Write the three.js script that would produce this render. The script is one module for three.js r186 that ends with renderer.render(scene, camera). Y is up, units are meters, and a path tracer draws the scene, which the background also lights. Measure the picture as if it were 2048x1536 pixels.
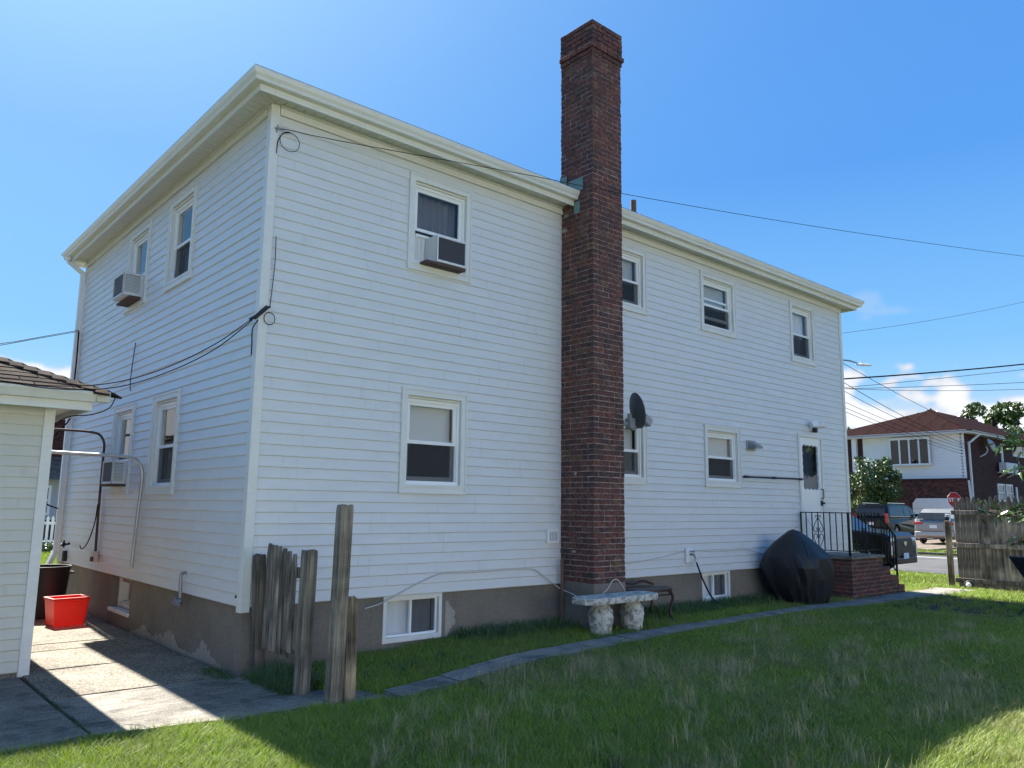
import * as THREE from 'three';
import { mergeGeometries, mergeVertices, toCreasedNormals } from 'three/addons/utils/BufferGeometryUtils.js';
import { RoundedBoxGeometry } from 'three/addons/geometries/RoundedBoxGeometry.js';

// ------------------------------------------------------------------ camera
const scene = new THREE.Scene();
const camera = new THREE.PerspectiveCamera(52.108, 4 / 3, 0.1, 3000);
camera.position.set(-3.0263, 1.548, 7.1582);
{
  const pitch = 0.15417, yaw = 0.71955, roll = 0.012758;
  const f = new THREE.Vector3(Math.sin(yaw) * Math.cos(pitch), Math.sin(pitch), -Math.cos(yaw) * Math.cos(pitch));
  const r0 = new THREE.Vector3(Math.cos(yaw), 0, Math.sin(yaw)), u0 = new THREE.Vector3().crossVectors(r0, f);
  const r = r0.clone().multiplyScalar(Math.cos(roll)).addScaledVector(u0, Math.sin(roll));
  const u = u0.clone().multiplyScalar(Math.cos(roll)).addScaledVector(r0, -Math.sin(roll));
  camera.quaternion.setFromRotationMatrix(new THREE.Matrix4().makeBasis(r, u, f.clone().negate()));
}
scene.add(camera);

// ------------------------------------------------------------------ noise
function rng(seed) { let a = seed >>> 0; return () => { a = (a + 0x6D2B79F5) | 0; let t = Math.imul(a ^ (a >>> 15), 1 | a); t = (t + Math.imul(t ^ (t >>> 7), 61 | t)) ^ t; return ((t ^ (t >>> 14)) >>> 0) / 4294967296; }; }
const hash2 = (x, y, s) => { let h = Math.imul(x, 374761393) + Math.imul(y, 668265263) + Math.imul(s, 1442695041); h = Math.imul(h ^ (h >>> 13), 1274126177); return ((h ^ (h >>> 16)) >>> 0) / 4294967296; };
function vnoise(x, y, px, py, s) {
  const xi = Math.floor(x), yi = Math.floor(y), fx = x - xi, fy = y - yi, m = (a, b) => ((a % b) + b) % b;
  const sx = fx * fx * (3 - 2 * fx), sy = fy * fy * (3 - 2 * fy);
  const a = hash2(m(xi, px), m(yi, py), s), b = hash2(m(xi + 1, px), m(yi, py), s), c = hash2(m(xi, px), m(yi + 1, py), s), d = hash2(m(xi + 1, px), m(yi + 1, py), s);
  return a + (b - a) * sx + (c - a) * sy + (a - b - c + d) * sx * sy;
}
function fbm(u, v, px, py, oct, s) { let t = 0, w = 0.5, n = 0; for (let i = 0; i < oct; i++) { t += w * vnoise(u * px, v * py, px, py, s + i * 17); n += w; w *= 0.5; px *= 2; py *= 2; } return t / n; }
const ss = (a, b, x) => { const t = Math.min(1, Math.max(0, (x - a) / (b - a))); return t * t * (3 - 2 * t); };
const lerp = (a, b, t) => a + (b - a) * t;

// ------------------------------------------------------------------ sky, sun, exposure
const EXPOSURE = 3.5;
const sunDir = new THREE.Vector3(0.055, 1, -0.86).normalize();
{
  const W = 2048, H = 1024, data = new Float32Array(W * H * 4), K = 1 / EXPOSURE;
  const stops = [[-90, .30, .32, .28], [-3, .50, .62, .70], [0, .68, .86, 1.0], [5, .46, .76, 1.06], [11, .24, .58, 1.02], [23, .11, .37, .91], [40, .095, .32, .84], [90, .085, .29, .76]];
  for (let j = 0; j < H; j++) {
    const el = ((j + .5) / H - .5) * 180, ce = Math.cos(el * Math.PI / 180), se = Math.sin(el * Math.PI / 180);
    let k = 0; while (k < stops.length - 2 && el > stops[k + 1][0]) k++;
    const A = stops[k], B = stops[k + 1], t = Math.min(1, Math.max(0, (el - A[0]) / (B[0] - A[0])));
    const base = [lerp(A[1], B[1], t), lerp(A[2], B[2], t), lerp(A[3], B[3], t)];
    for (let i = 0; i < W; i++) {
      const az = ((i + .5) / W - .5) * 2 * Math.PI, x = Math.cos(az) * ce, z = Math.sin(az) * ce;
      const g = Math.acos(Math.min(1, x * sunDir.x + se * sunDir.y + z * sunDir.z)) * 57.2958;
      const gl = Math.exp(-(g / 27) * (g / 27)), au = Math.exp(-g / 5);
      let c = [base[0] + .42 * gl + 1.2 * au, base[1] + .53 * gl + 1.2 * au, base[2] + .34 * gl + 1.1 * au];
      if (el > 1 && el < 30) {
        const U = (i + .5) / W, V = (j + .5) / H;
        // a bank of cumulus low over the horizon, thin scraps above it
        const big = fbm(U, V, 40, 22, 3, 11), det = fbm(U, V, 150, 120, 5, 47), wisp = fbm(U, V, 60, 90, 5, 91);
        const thr = .25 + .36 * ss(6.4, 9.5, el - 3 * (big - .5)) + .5 * ss(9.2, 10.6, el);
        let d = ss(thr, thr + .085, det) * ss(1.0, 3.0, el) * .95;
        d = Math.max(d, .55 * ss(.0, .35, .55 - thr) * ss(.3, .6, wisp), .22 * ss(.70, .8, wisp) * ss(10, 12, el) * ss(17, 13, el));
        const sh = .78 + .26 * ss(thr, thr + .22, det) - .1 * ss(5.5, 3, el);
        c = [lerp(c[0], 1.0 * sh, d), lerp(c[1], 1.02 * sh, d), lerp(c[2], 1.08 * sh, d)];
      }
      const o = (j * W + i) * 4; data[o] = c[0] * K; data[o + 1] = c[1] * K; data[o + 2] = c[2] * K; data[o + 3] = 1;
    }
  }
  const sky = new THREE.DataTexture(data, W, H, THREE.RGBAFormat, THREE.FloatType);
  sky.mapping = THREE.EquirectangularReflectionMapping; sky.magFilter = sky.minFilter = THREE.LinearFilter; sky.wrapS = THREE.RepeatWrapping; sky.needsUpdate = true;
  scene.background = sky; scene.environment = sky;
}
const sun = new THREE.DirectionalLight(new THREE.Color(1, .95, .86), 5);
sun.position.copy(sunDir).multiplyScalar(60); sun.target.position.set(4, 0, 0);
sun.position.add(sun.target.position); sun.castShadow = true; sun.shadow.mapSize.set(4096, 4096);
Object.assign(sun.shadow.camera, { left: -30, right: 30, top: 30, bottom: -30, near: 1, far: 150 }); sun.shadow.bias = -0.0004;
scene.add(sun, sun.target);
const renderer = new THREE.WebGLRenderer({ antialias: true });
renderer.setSize(1024, 768); renderer.toneMapping = THREE.LinearToneMapping; renderer.toneMappingExposure = EXPOSURE;
renderer.outputColorSpace = THREE.SRGBColorSpace; renderer.shadowMap.enabled = true; renderer.shadowMap.type = THREE.PCFSoftShadowMap;

// ------------------------------------------------------------------ textures and materials
function tex(n, fn, color = true, m = n) {
  const d = new Uint8Array(n * m * 4);
  for (let j = 0; j < m; j++) for (let i = 0; i < n; i++) { const c = fn((i + .5) / n, (j + .5) / m), o = (j * n + i) * 4; for (let k = 0; k < 3; k++) d[o + k] = Math.max(0, Math.min(255, 255 * (c.length ? c[k] : c))); d[o + 3] = 255; }
  const t = new THREE.DataTexture(d, n, m, THREE.RGBAFormat); t.wrapS = t.wrapT = THREE.RepeatWrapping; t.magFilter = THREE.LinearFilter; t.minFilter = THREE.LinearMipmapLinearFilter; t.generateMipmaps = true;
  if (color) t.colorSpace = THREE.SRGBColorSpace; t.needsUpdate = true; return t;
}
const gray = (f) => (u, v) => { const g = f(u, v); return [g, g, g]; };
const T = {
  siding: tex(512, (u, v) => { const a = fbm(u, v, 6, 30, 3, 3), b = fbm(u, v, 3, 4, 5, 8), s = .93 + .035 * a + .03 * (b - .5) - .03 * ss(.62, .8, fbm(u, v, 26, 4, 4, 5)); return [s, s * .998, s * .99]; }),
  sidingB: tex(512, gray((u, v) => .5 + .16 * (fbm(u, v, 5, 90, 3, 31) - .5) + .7 * (fbm(u, v, 4, 3, 3, 35) - .5)), false),
  brick: tex(256, (u, v) => { const a = fbm(u, v, 12, 12, 4, 21), b = vnoise(u * 90, v * 90, 90, 90, 4), s = .74 + .75 * (a - .45) + .2 * (b - .5); return [s, s * .95, s * .93]; }),
  aggregate: tex(1024, (u, v) => { const p = vnoise(u * 170, v * 170, 170, 170, 5), q = vnoise(u * 96 + .3, v * 96, 96, 96, 6), a = fbm(u, v, 4, 4, 5, 9); const s = .58 + .34 * (p - .5) + .3 * (q - .5) + .3 * (a - .5); return [s, s * .95, s * .86]; }),
  aggregateB: tex(1024, gray((u, v) => .5 + .6 * (vnoise(u * 170, v * 170, 170, 170, 5) - .5) + .5 * (vnoise(u * 96 + .3, v * 96, 96, 96, 6) - .5)), false),
  concrete: tex(1024, (u, v) => { const a = fbm(u, v, 5, 5, 6, 13), b = fbm(u, v, 9, 40, 4, 15), f = vnoise(u * 220, v * 220, 220, 220, 3); let s = .60 + .3 * (a - .5) + .22 * (b - .5) + .26 * (f - .5); s -= .1 * ss(.55, .75, fbm(u, v, 9, 9, 6, 77)); return [s, s * .965, s * .9]; }),
  concreteB: tex(1024, gray((u, v) => fbm(u, v, 9, 40, 5, 15) * .7 + .3 * vnoise(u * 220, v * 220, 220, 220, 3)), false),
  stucco: tex(1024, (u, v) => { const a = fbm(u, v, 3, 5, 5, 33), f = vnoise(u * 240, v * 240, 240, 240, 2), st = ss(.6, .72, fbm(u, v, 16, 3, 4, 52)); const s = .64 + .15 * (a - .5) + .12 * (f - .5) - .02 * st; return [s, s * .965, s * .915]; }),
  stuccoB: tex(512, gray((u, v) => fbm(u, v, 40, 40, 4, 63)), false),
  wood: tex(512, (u, v) => { const g = fbm(u, v, 34, 3, 4, 71), h = fbm(u, v, 90, 2, 3, 72), k = fbm(u, v, 4, 5, 4, 73); const s = .50 + .34 * (g - .5) + .3 * (h - .5) + .4 * (k - .5); return [s * 1.02, s * .97, s * .9]; }),
  woodB: tex(512, gray((u, v) => fbm(u, v, 60, 3, 4, 72)), false),
  shingle: tex(512, (u, v) => { const p = vnoise(u * 150, v * 150, 150, 150, 5), a = fbm(u, v, 5, 9, 4, 9); const s = .55 + .3 * (p - .5) + .36 * (a - .5); return [s * 1.04, s * .97, s * .92]; }),
  soil: tex(1024, (u, v) => { const a = fbm(u, v, 8, 8, 6, 83), p = vnoise(u * 150, v * 150, 150, 150, 4), g = ss(.42, .6, fbm(u, v, 12, 12, 4, 85)); const s = .34 + .3 * (a - .5) + .16 * (p - .5); return [lerp(s * 1.1, s * .78, g), s, lerp(s * .7, s * .42, g)]; }),
  asphalt: tex(512, gray((u, v) => .5 + .14 * (vnoise(u * 200, v * 200, 200, 200, 4) - .5) + .2 * (fbm(u, v, 4, 4, 4, 6) - .5))),
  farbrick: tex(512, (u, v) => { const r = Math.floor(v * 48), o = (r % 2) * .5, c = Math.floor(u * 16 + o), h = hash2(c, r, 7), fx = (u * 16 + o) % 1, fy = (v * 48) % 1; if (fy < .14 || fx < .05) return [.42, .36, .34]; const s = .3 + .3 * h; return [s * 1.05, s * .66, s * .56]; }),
  stone: tex(512, (u, v) => { const a = fbm(u, v, 7, 7, 6, 97), p = ss(.5, .66, fbm(u, v, 14, 14, 5, 99)); const s = .95 - .3 * (a - .4) - .24 * p; return [s, s * .99, s * .96]; }),
};
const C = (r, g, b) => new THREE.Color().setRGB(r, g, b);
const S = (color, roughness = .8, o = {}) => new THREE.MeshStandardMaterial({ color, roughness, side: THREE.DoubleSide, ...o });
const P = (color, roughness, o = {}) => new THREE.MeshPhysicalMaterial({ color, roughness, side: THREE.DoubleSide, ...o });
const M = {
  siding: S(C(.755, .765, .78), .42, { map: T.siding, bumpMap: T.sidingB, bumpScale: .0024 }),
  trim: S(C(.80, .80, .78), .45, { map: T.siding }),
  vinyl: S(C(.82, .82, .80), .35),
  cream: S(C(.72, .69, .60), .5, { map: T.siding }),
  garageSiding: S(C(.66, .645, .58), .5, { map: T.siding, bumpMap: T.sidingB, bumpScale: .0008 }),
  gutter: S(C(.80, .80, .77), .38, { map: T.siding }),
  soffit: S(C(.80, .79, .76), .55, { map: T.siding }),
  glass: P(C(1, 1, 1), .02, { transmission: 1, thickness: 0, ior: 1.5 }),
  screen: S(C(.03, .032, .036), .8, { transparent: true, opacity: .62 }),
  blind: S(C(.55, .57, .55), .7), curtain: S(C(.62, .64, .68), .9), curtainDark: S(C(.14, .14, .15), .9),
  interior: S(C(.30, .29, .27), .9),
  stucco: S(C(.54, .505, .46), .95, { map: T.stucco, bumpMap: T.stuccoB, bumpScale: .004 }),
  peel: S(C(.98, .96, .93), .95, { map: T.stucco }),
  mortar: S(C(.48, .42, .40), .95, { map: T.brick }),
  cement: S(C(.50, .475, .45), .95, { map: T.stucco, bumpMap: T.stuccoB, bumpScale: .003 }),
  roof: P(C(.07, .065, .065), .95, { map: T.shingle, specularIntensity: .08 }),
  shingleA: P(C(.14, .13, .128), .95, { map: T.shingle, specularIntensity: .08 }), shingleB: P(C(.105, .098, .098), .95, { map: T.shingle, specularIntensity: .08 }), shingleC: P(C(.17, .158, .15), .95, { map: T.shingle, specularIntensity: .08 }),
  aggregate: S(C(.58, .56, .53), .9, { map: T.aggregate, bumpMap: T.aggregateB, bumpScale: .004 }),
  concrete: S(C(.60, .585, .56), .9, { map: T.concrete, bumpMap: T.concreteB, bumpScale: .012 }),
  path: S(C(.62, .62, .61), .92, { map: T.concrete, bumpMap: T.concreteB, bumpScale: .004 }),
  soil: S(C(.42, .50, .34), .98, { map: T.soil }), crack: S(C(.05, .045, .04), 1),
  bare: S(C(.30, .25, .22), .95, { map: T.soil }),
  asphalt: S(C(.30, .30, .31), .92, { map: T.asphalt }),
  paver: S(C(.46, .38, .34), .9, { map: T.concrete }), paint: S(C(.8, .8, .78), .7),
  wood: S(C(.95, .90, .82), .92, { map: T.wood, bumpMap: T.woodB, bumpScale: .003 }),
  woodDark: S(C(.60, .56, .52), .95, { map: T.wood, bumpMap: T.woodB, bumpScale: .004 }),
  woodWarm: S(C(1.0, .84, .66), .9, { map: T.wood, bumpMap: T.woodB, bumpScale: .002 }),
  fence: S(C(.90, .80, .76), .92, { map: T.wood, bumpMap: T.woodB, bumpScale: .003 }), fenceB: S(C(.76, .68, .64), .92, { map: T.wood, bumpMap: T.woodB, bumpScale: .003 }), fenceC: S(C(.98, .86, .78), .92, { map: T.wood, bumpMap: T.woodB, bumpScale: .003 }),
  black: S(C(.012, .012, .014), .55), iron: S(C(.012, .012, .013), .45, { metalness: .3 }), rubber: S(C(.014, .014, .015), .7),
  cable: P(C(.012, .012, .013), .9, { specularIntensity: .12 }), cableWhite: S(C(.55, .53, .48), .6), greyMetal: S(C(.30, .31, .33), .45, { metalness: .6 }),
  conduit: S(C(.55, .55, .55), .4, { metalness: .7 }), rust: S(C(.16, .09, .06), .85), rustyDark: S(C(.09, .055, .05), .8),
  red: P(C(.80, .035, .02), .4, { transmission: .28, thickness: 0 }),
  cover: S(C(.016, .016, .019), .5), stone: S(C(.66, .65, .62), .85, { map: T.stone, bumpMap: T.concreteB, bumpScale: .004 }),
  dish: S(C(.10, .105, .115), .45), dishGrey: S(C(.30, .31, .33), .5), copper: S(C(.16, .27, .25), .7),
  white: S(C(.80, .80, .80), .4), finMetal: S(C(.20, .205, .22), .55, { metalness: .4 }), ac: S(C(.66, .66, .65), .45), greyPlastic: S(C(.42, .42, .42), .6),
  carBlack: P(C(.005, .005, .006), .14, { specularIntensity: .55 }), carGrey: P(C(.24, .235, .23), .3, { metalness: .5, clearcoat: 1, clearcoatRoughness: .03 }), carBlue: P(C(.005, .006, .010), .16, { specularIntensity: .45 }),
  carGlass: S(C(.012, .014, .016), .03), chrome: S(C(.75, .75, .76), .15, { metalness: 1 }), tail: P(C(.45, .01, .008), .2, { clearcoat: 1 }), head: P(C(.7, .72, .75), .1, { clearcoat: 1 }), plate: S(C(.55, .68, .80), .5),
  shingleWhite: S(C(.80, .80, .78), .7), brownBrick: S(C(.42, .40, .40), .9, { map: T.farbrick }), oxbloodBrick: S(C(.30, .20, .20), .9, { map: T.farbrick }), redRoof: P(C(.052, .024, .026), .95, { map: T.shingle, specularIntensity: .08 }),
  leaf: P(C(.075, .125, .030), .38, { transmission: .25, thickness: 0 }), leafGloss: P(C(.055, .115, .022), .22, { transmission: .2, thickness: 0, clearcoat: .5, clearcoatRoughness: .2 }), bark: S(C(.13, .10, .08), .95, { map: T.wood }),
  navy: S(C(.018, .028, .05), .7), tan: S(C(.40, .33, .26), .9, { map: T.shingle }),
};
const brickMats = [[.225, .102, .088], [.185, .090, .080], [.155, .084, .080], [.27, .112, .090], [.13, .080, .082], [.235, .145, .115]].map(c => S(C(...c), .9, { map: T.brick }));
brickMats.push(S(C(.24, .15, .10), .9, { map: T.brick }));

// ------------------------------------------------------------------ helpers
const names = {};
const numbered = n => { const k = names[n] = (names[n] ?? -1) + 1; return k ? n + '_' + String(k).padStart(3, '0') : n; };
function metric(g, s = 1, ou = 0, ov = 0) {
  const p = g.attributes.position, n = g.attributes.normal, uv = new Float32Array(p.count * 2);
  for (let i = 0; i < p.count; i++) {
    const x = p.getX(i), y = p.getY(i), z = p.getZ(i), ax = Math.abs(n.getX(i)), ay = Math.abs(n.getY(i)), az = Math.abs(n.getZ(i));
    const [a, b] = ay > ax && ay > az ? [x, z] : ax > az ? [z, y] : [x, y]; uv[2 * i] = a / s + ou; uv[2 * i + 1] = b / s + ov;
  }
  g.setAttribute('uv', new THREE.BufferAttribute(uv, 2)); return g;
}
function clean(g) { const r = g.index ? g.toNonIndexed() : g; for (const k of Object.keys(r.attributes)) if (!['position', 'normal', 'uv'].includes(k)) r.deleteAttribute(k); if (!r.attributes.uv) metric(r); if (!r.attributes.normal) r.computeVertexNormals(); r.clearGroups?.(); return r; }
const merge = gs => gs.length === 1 ? gs[0] : mergeGeometries(gs.map(clean));
function bx(x0, x1, y0, y1, z0, z1, s = 1) { const g = new THREE.BoxGeometry(Math.abs(x1 - x0), Math.abs(y1 - y0), Math.abs(z1 - z0)); g.translate((x0 + x1) / 2, (y0 + y1) / 2, (z0 + z1) / 2); return metric(g, s); }
function rbx(x0, x1, y0, y1, z0, z1, r = .01, s = 1) { const g = new RoundedBoxGeometry(x1 - x0, y1 - y0, z1 - z0, 2, r); g.translate((x0 + x1) / 2, (y0 + y1) / 2, (z0 + z1) / 2); return metric(g, s); }
const V = (x, y, z) => new THREE.Vector3(x, y, z);
function tube(pts, r, seg = 0, rad = 6, closed = false) { const c = new THREE.CatmullRomCurve3(pts.map(p => p.isVector3 ? p : V(...p)), closed, 'centripetal'); return new THREE.TubeGeometry(c, seg || Math.max(4, pts.length * 5), r, rad, closed); }
function rod(a, b, r, rad = 8, r2 = r) { const A = a.isVector3 ? a : V(...a), B = b.isVector3 ? b : V(...b), d = B.clone().sub(A), g = new THREE.CylinderGeometry(r2, r, d.length(), rad); g.applyQuaternion(new THREE.Quaternion().setFromUnitVectors(V(0, 1, 0), d.clone().normalize())); g.translate((A.x + B.x) / 2, (A.y + B.y) / 2, (A.z + B.z) / 2); return g; }
function bar(a, b, w, h) { const A = V(...a), B = V(...b), d = B.clone().sub(A), g = new THREE.BoxGeometry(w, h, d.length()); const m = new THREE.Matrix4().lookAt(B, A, Math.abs(d.clone().normalize().y) > .99 ? V(1, 0, 0) : V(0, 1, 0)); g.applyMatrix4(m); g.translate((A.x + B.x) / 2, (A.y + B.y) / 2, (A.z + B.z) / 2); return g; }
function quads(list) { // list of [a,b,c,d] corner arrays
  const p = []; for (const [a, b, c, d] of list) p.push(...a, ...b, ...c, ...a, ...c, ...d);
  const g = new THREE.BufferGeometry(); g.setAttribute('position', new THREE.Float32BufferAttribute(p, 3)); g.computeVertexNormals(); return metric(g);
}
function mesh(name, g, m, parent, label) { const o = new THREE.Mesh(Array.isArray(g) ? merge(g) : g, m); o.name = parent === scene ? numbered(name) : name; parent.add(o); if (label) o.userData.label = label; return o; }
function group(name, parent, pos, ry = 0) { const o = new THREE.Group(); o.name = name; parent.add(o); if (pos) o.position.set(...pos); o.rotation.y = ry; return o; }
function thing(name, label, category, pos = [0, 0, 0], ry = 0, grp) { const o = group(numbered(name), scene, pos, ry); o.userData = { label, category }; if (grp) o.userData.group = grp; return o; }
function one(name, g, m, label, category, grp) { const o = mesh(name, g, m, scene); o.userData = { label, category }; if (grp) o.userData.group = grp; return o; }
function struct(name, g, m) { const o = mesh(name, g, m, scene); o.userData.kind = 'structure'; return o; }
function shapeGeo(pts, holes, depth, bevel = 0, off = 0) { const s = new THREE.Shape(pts.map(p => new THREE.Vector2(...p))); for (const h of holes || []) s.holes.push(new THREE.Path(h.map(p => new THREE.Vector2(...p)))); const g = new THREE.ExtrudeGeometry(s, { depth, bevelEnabled: bevel > 0, bevelThickness: bevel, bevelSize: bevel, bevelOffset: off, bevelSegments: 2, curveSegments: 8 }); return metric(g); }
const rect = (x0, x1, y0, y1) => [[x0, y0], [x1, y0], [x1, y1], [x0, y1]];
// profile [(out, y)] swept along a plan path [(x, z)] with mitred corners; out is to the left of the travel direction turned by sgn
function sweep(profile, path, sgn = 1, closed = false, cap = true) {
  const n = path.length, offs = [];
  const nrm = (a, b) => { const dx = b[0] - a[0], dz = b[1] - a[1], l = Math.hypot(dx, dz); return [sgn * dz / l, -sgn * dx / l]; };
  for (let i = 0; i < n; i++) {
    const a = i > 0 ? nrm(path[i - 1], path[i]) : closed ? nrm(path[n - 1], path[0]) : null, b = i < n - 1 ? nrm(path[i], path[i + 1]) : closed ? nrm(path[n - 1], path[0]) : null;
    if (!a || !b) offs.push(a || b); else { const d = 1 + a[0] * b[0] + a[1] * b[1]; offs.push([(a[0] + b[0]) / d, (a[1] + b[1]) / d]); }
  }
  const at = (i, k) => [path[i][0] + offs[i][0] * profile[k][0], profile[k][1], path[i][1] + offs[i][1] * profile[k][0]];
  const q = [], m = profile.length;
  for (let i = 0; i < n - 1; i++) for (let k = 0; k < m; k++) { const k2 = (k + 1) % m; q.push([at(i, k), at(i + 1, k), at(i + 1, k2), at(i, k2)]); }
  if (cap) for (const i of [0, n - 1]) for (let k = 1; k < m - 1; k += 2) q.push([at(i, 0), at(i, k), at(i, k + 1), at(i, Math.min(k + 2, m - 1))]);
  return quads(q);
}
// ground level: level concrete by the garage, lawn a little higher, verge falling to the street
const KERB = 18.3, FARK = 29.3;
const groundY = (x, z) => (x > KERB && x < FARK) ? -.16 : x >= FARK ? -.02 : .10 * ss(.2, 2.6, x) - .10 * ss(14.5, 18, x) - .03 * ss(1.2, 1.6, z) * ss(.9, -1.6, x) * 0;

// ------------------------------------------------------------------ ground
{
  const xs = [-900, -300, -100, -40, -20, -12], zs = [-900, -300, -100, -50, -30, -20, -14];
  for (let x = -8; x <= 18.01; x += .5) xs.push(x); xs.push(KERB - .01, KERB, KERB + .01, 22, 26, FARK - .01, FARK, FARK + .01, 33, 40, 50, 70, 120, 300, 900);
  for (let z = -12; z <= 14; z += .5) zs.push(z); zs.push(20, 40, 100, 300, 900);
  const p = [], idx = [];
  for (const z of zs) for (const x of xs) p.push(x, groundY(x, z) - .02 - .03 * ss(.4, -.1, x), z);
  for (let j = 0; j < zs.length - 1; j++) for (let i = 0; i < xs.length - 1; i++) { const a = j * xs.length + i, b = a + 1, c = a + xs.length, d = c + 1; idx.push(a, c, b, b, c, d); }
  const g = new THREE.BufferGeometry(); g.setAttribute('position', new THREE.Float32BufferAttribute(p, 3)); g.setIndex(idx); g.computeVertexNormals();
  struct('ground', metric(g, 1.6), M.soil);
}
const jag = (pts, amp, step, r) => { const o = []; for (let i = 0; i < pts.length; i++) { const a = pts[i], b = pts[(i + 1) % pts.length], n = Math.max(1, Math.round(Math.hypot(b[0] - a[0], b[1] - a[1]) / step)); for (let k = 0; k < n; k++) { const t = k / n, j = k ? amp : amp * .4; o.push([lerp(a[0], b[0], t) + (r() - .5) * 2 * j, lerp(a[1], b[1], t) + (r() - .5) * 2 * j]); } } return o; };
function flat(poly, y0, y1, s, tilt) { const g = shapeGeo(poly.map(([x, z]) => [x, -z]), [], y1 - y0); g.rotateX(-Math.PI / 2); g.translate(0, y0, 0); if (tilt) { const p = g.attributes.position; for (let i = 0; i < p.count; i++) p.setY(i, p.getY(i) + tilt(p.getX(i), p.getZ(i))); g.computeVertexNormals(); } return metric(g, s); }
{
  const r = rng(5), patio = group(numbered('patio'), scene); patio.userData.kind = 'structure';
  const slabs = [
    [[[-1.455, -11], [-.03, -11], [-.03, -7.0], [-1.455, -7.0]], 0, 'a'], [[[-1.455, -6.985], [-.03, -6.985], [-.03, -4.8], [-1.455, -4.8]], .004, 'a'],
    [[[-1.455, -4.785], [-.03, -4.785], [-.02, -2.395], [-1.455, -2.42]], 0, 'a'], [[[-1.455, -2.405], [-.02, -2.38], [-.015, -1.15], [-1.455, -1.56]], -.003, 'a'],
    [[[-1.455, -1.545], [-.015, -1.135], [-.02, -.09], [-1.455, -.10]], .003, 'a'],
    [[[-1.45, -.075], [-.03, -.065], [.10, .12], [.18, .55], [.42, .95], [.66, 1.18], [.665, 1.58], [.34, 1.54], [.02, 1.34], [-.55, 1.36], [-.75, 1.28], [-1.44, 1.16]], 0, 'c'],
    [[[-6, -1.16], [-1.49, -1.16], [-1.49, -.085], [-6, -.06]], -.004, 'b'], [[[-6, -.04], [-1.49, -.065], [-1.47, 1.12], [-1.9, 1.2], [-6, 1.1]], 0, 'b'],
    [[[-6, -11], [-5.9, -11], [-5.9, -1.2], [-6, -1.2]], 0, 'b'],
  ];
  globalThis.__apron = slabs[5][0];
  for (const [poly, dy, k] of slabs) mesh('concrete_slab', flat(jag(poly, k === 'c' ? .012 : .006, .22, r), -.09, dy, 1.3), k === 'a' ? M.aggregate : M.concrete, patio);
  // crumbled mortar and grit along the foot of the wall
  const chips = []; for (let i = 0; i < 34; i++) { const s = .006 + .026 * r() * r() * r(), g = new THREE.IcosahedronGeometry(s, 0); g.scale(1.4, .5, 1); g.rotateY(r() * 6); g.translate(-.04 - .13 * r() * r(), .004, -.3 - 3.2 * r()); chips.push(g); }
  const ch = mesh('rubble', chips, M.peel, patio); ch.userData.kind = 'stuff';
}
{
  const r = rng(9), up = [[.62, 1.36], [1.3, 1.32], [2.5, 1.15], [3.6, 1.06], [6.7, .93], [10.0, .99], [12.3, .99], [14, .9]], lo = [[.66, 1.62], [1.3, 1.62], [2.7, 1.5], [4.15, 1.38], [6.2, 1.24], [8, 1.24], [9.3, 1.46], [12.6, 1.62], [14, 1.7]];
  const ev = (a, x) => { let k = 0; while (k < a.length - 2 && x > a[k + 1][0]) k++; return lerp(a[k][1], a[k + 1][1], Math.max(0, Math.min(1, (x - a[k][0]) / (a[k + 1][0] - a[k][0])))); };
  const path = group(numbered('path'), scene); path.userData.kind = 'structure';
  const cuts = [.68, 1.28, 2.34, 3.9, 5.5, 7.1, 8.7, 10.3, 11.9, 13.3];
  for (let i = 0; i < cuts.length - 1; i++) {
    const a = cuts[i] + .008, b = cuts[i + 1] - .008, n = 4, poly = [];
    for (let k = 0; k <= n; k++) { const x = lerp(a, b, k / n); poly.push([x, ev(up, x)]); } for (let k = n; k >= 0; k--) { const x = lerp(a, b, k / n); poly.push([x, ev(lo, x)]); }
    mesh('path_slab', flat(jag(poly, .012, .25, r), -.08, .022, 1.3, (x, z) => groundY(x, z) + (i % 2 ? .006 : 0)), M.path, path);
  }
  globalThis.__pathBand = (x, z, m = 0) => x > .6 && x < 13.3 && z > ev(up, x) - m && z < ev(lo, x) + m;
}
struct('bare_earth', flat(jag([[9.3, 1.62], [11.6, 1.75], [12.3, 2.6], [12.0, 3.6], [10.4, 3.5], [9.0, 2.6]], .07, .3, rng(12)), .06, .088, 1.1), M.bare);
// street, kerbs, driveway and verge across
struct('road', bx(KERB + .001, FARK - .001, -.2, -.12, -300, 300, 3), M.asphalt);
for (const [x0, x1, nm] of [[KERB - .16, KERB, 'kerb'], [FARK, FARK + .16, 'kerb']]) struct(nm, bx(x0, x1, -.25, 0.0, -300, 300, 1.3), M.path);
struct('road_marking', bx(27.9, 28.02, -.119, -.115, -60, 40), M.paint);
struct('driveway', bx(30.8, 50.6, -.2, .012, -17.5, -6.2, 1.3), M.paver);
struct('driveway_apron', bx(FARK + .17, 30.75, -.2, .0, -17.5, -9.6, 1.3), M.paver);
struct('footpath', bx(30.6, 30.79, -.2, .0, -200, 200, 1.3), M.path);

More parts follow.
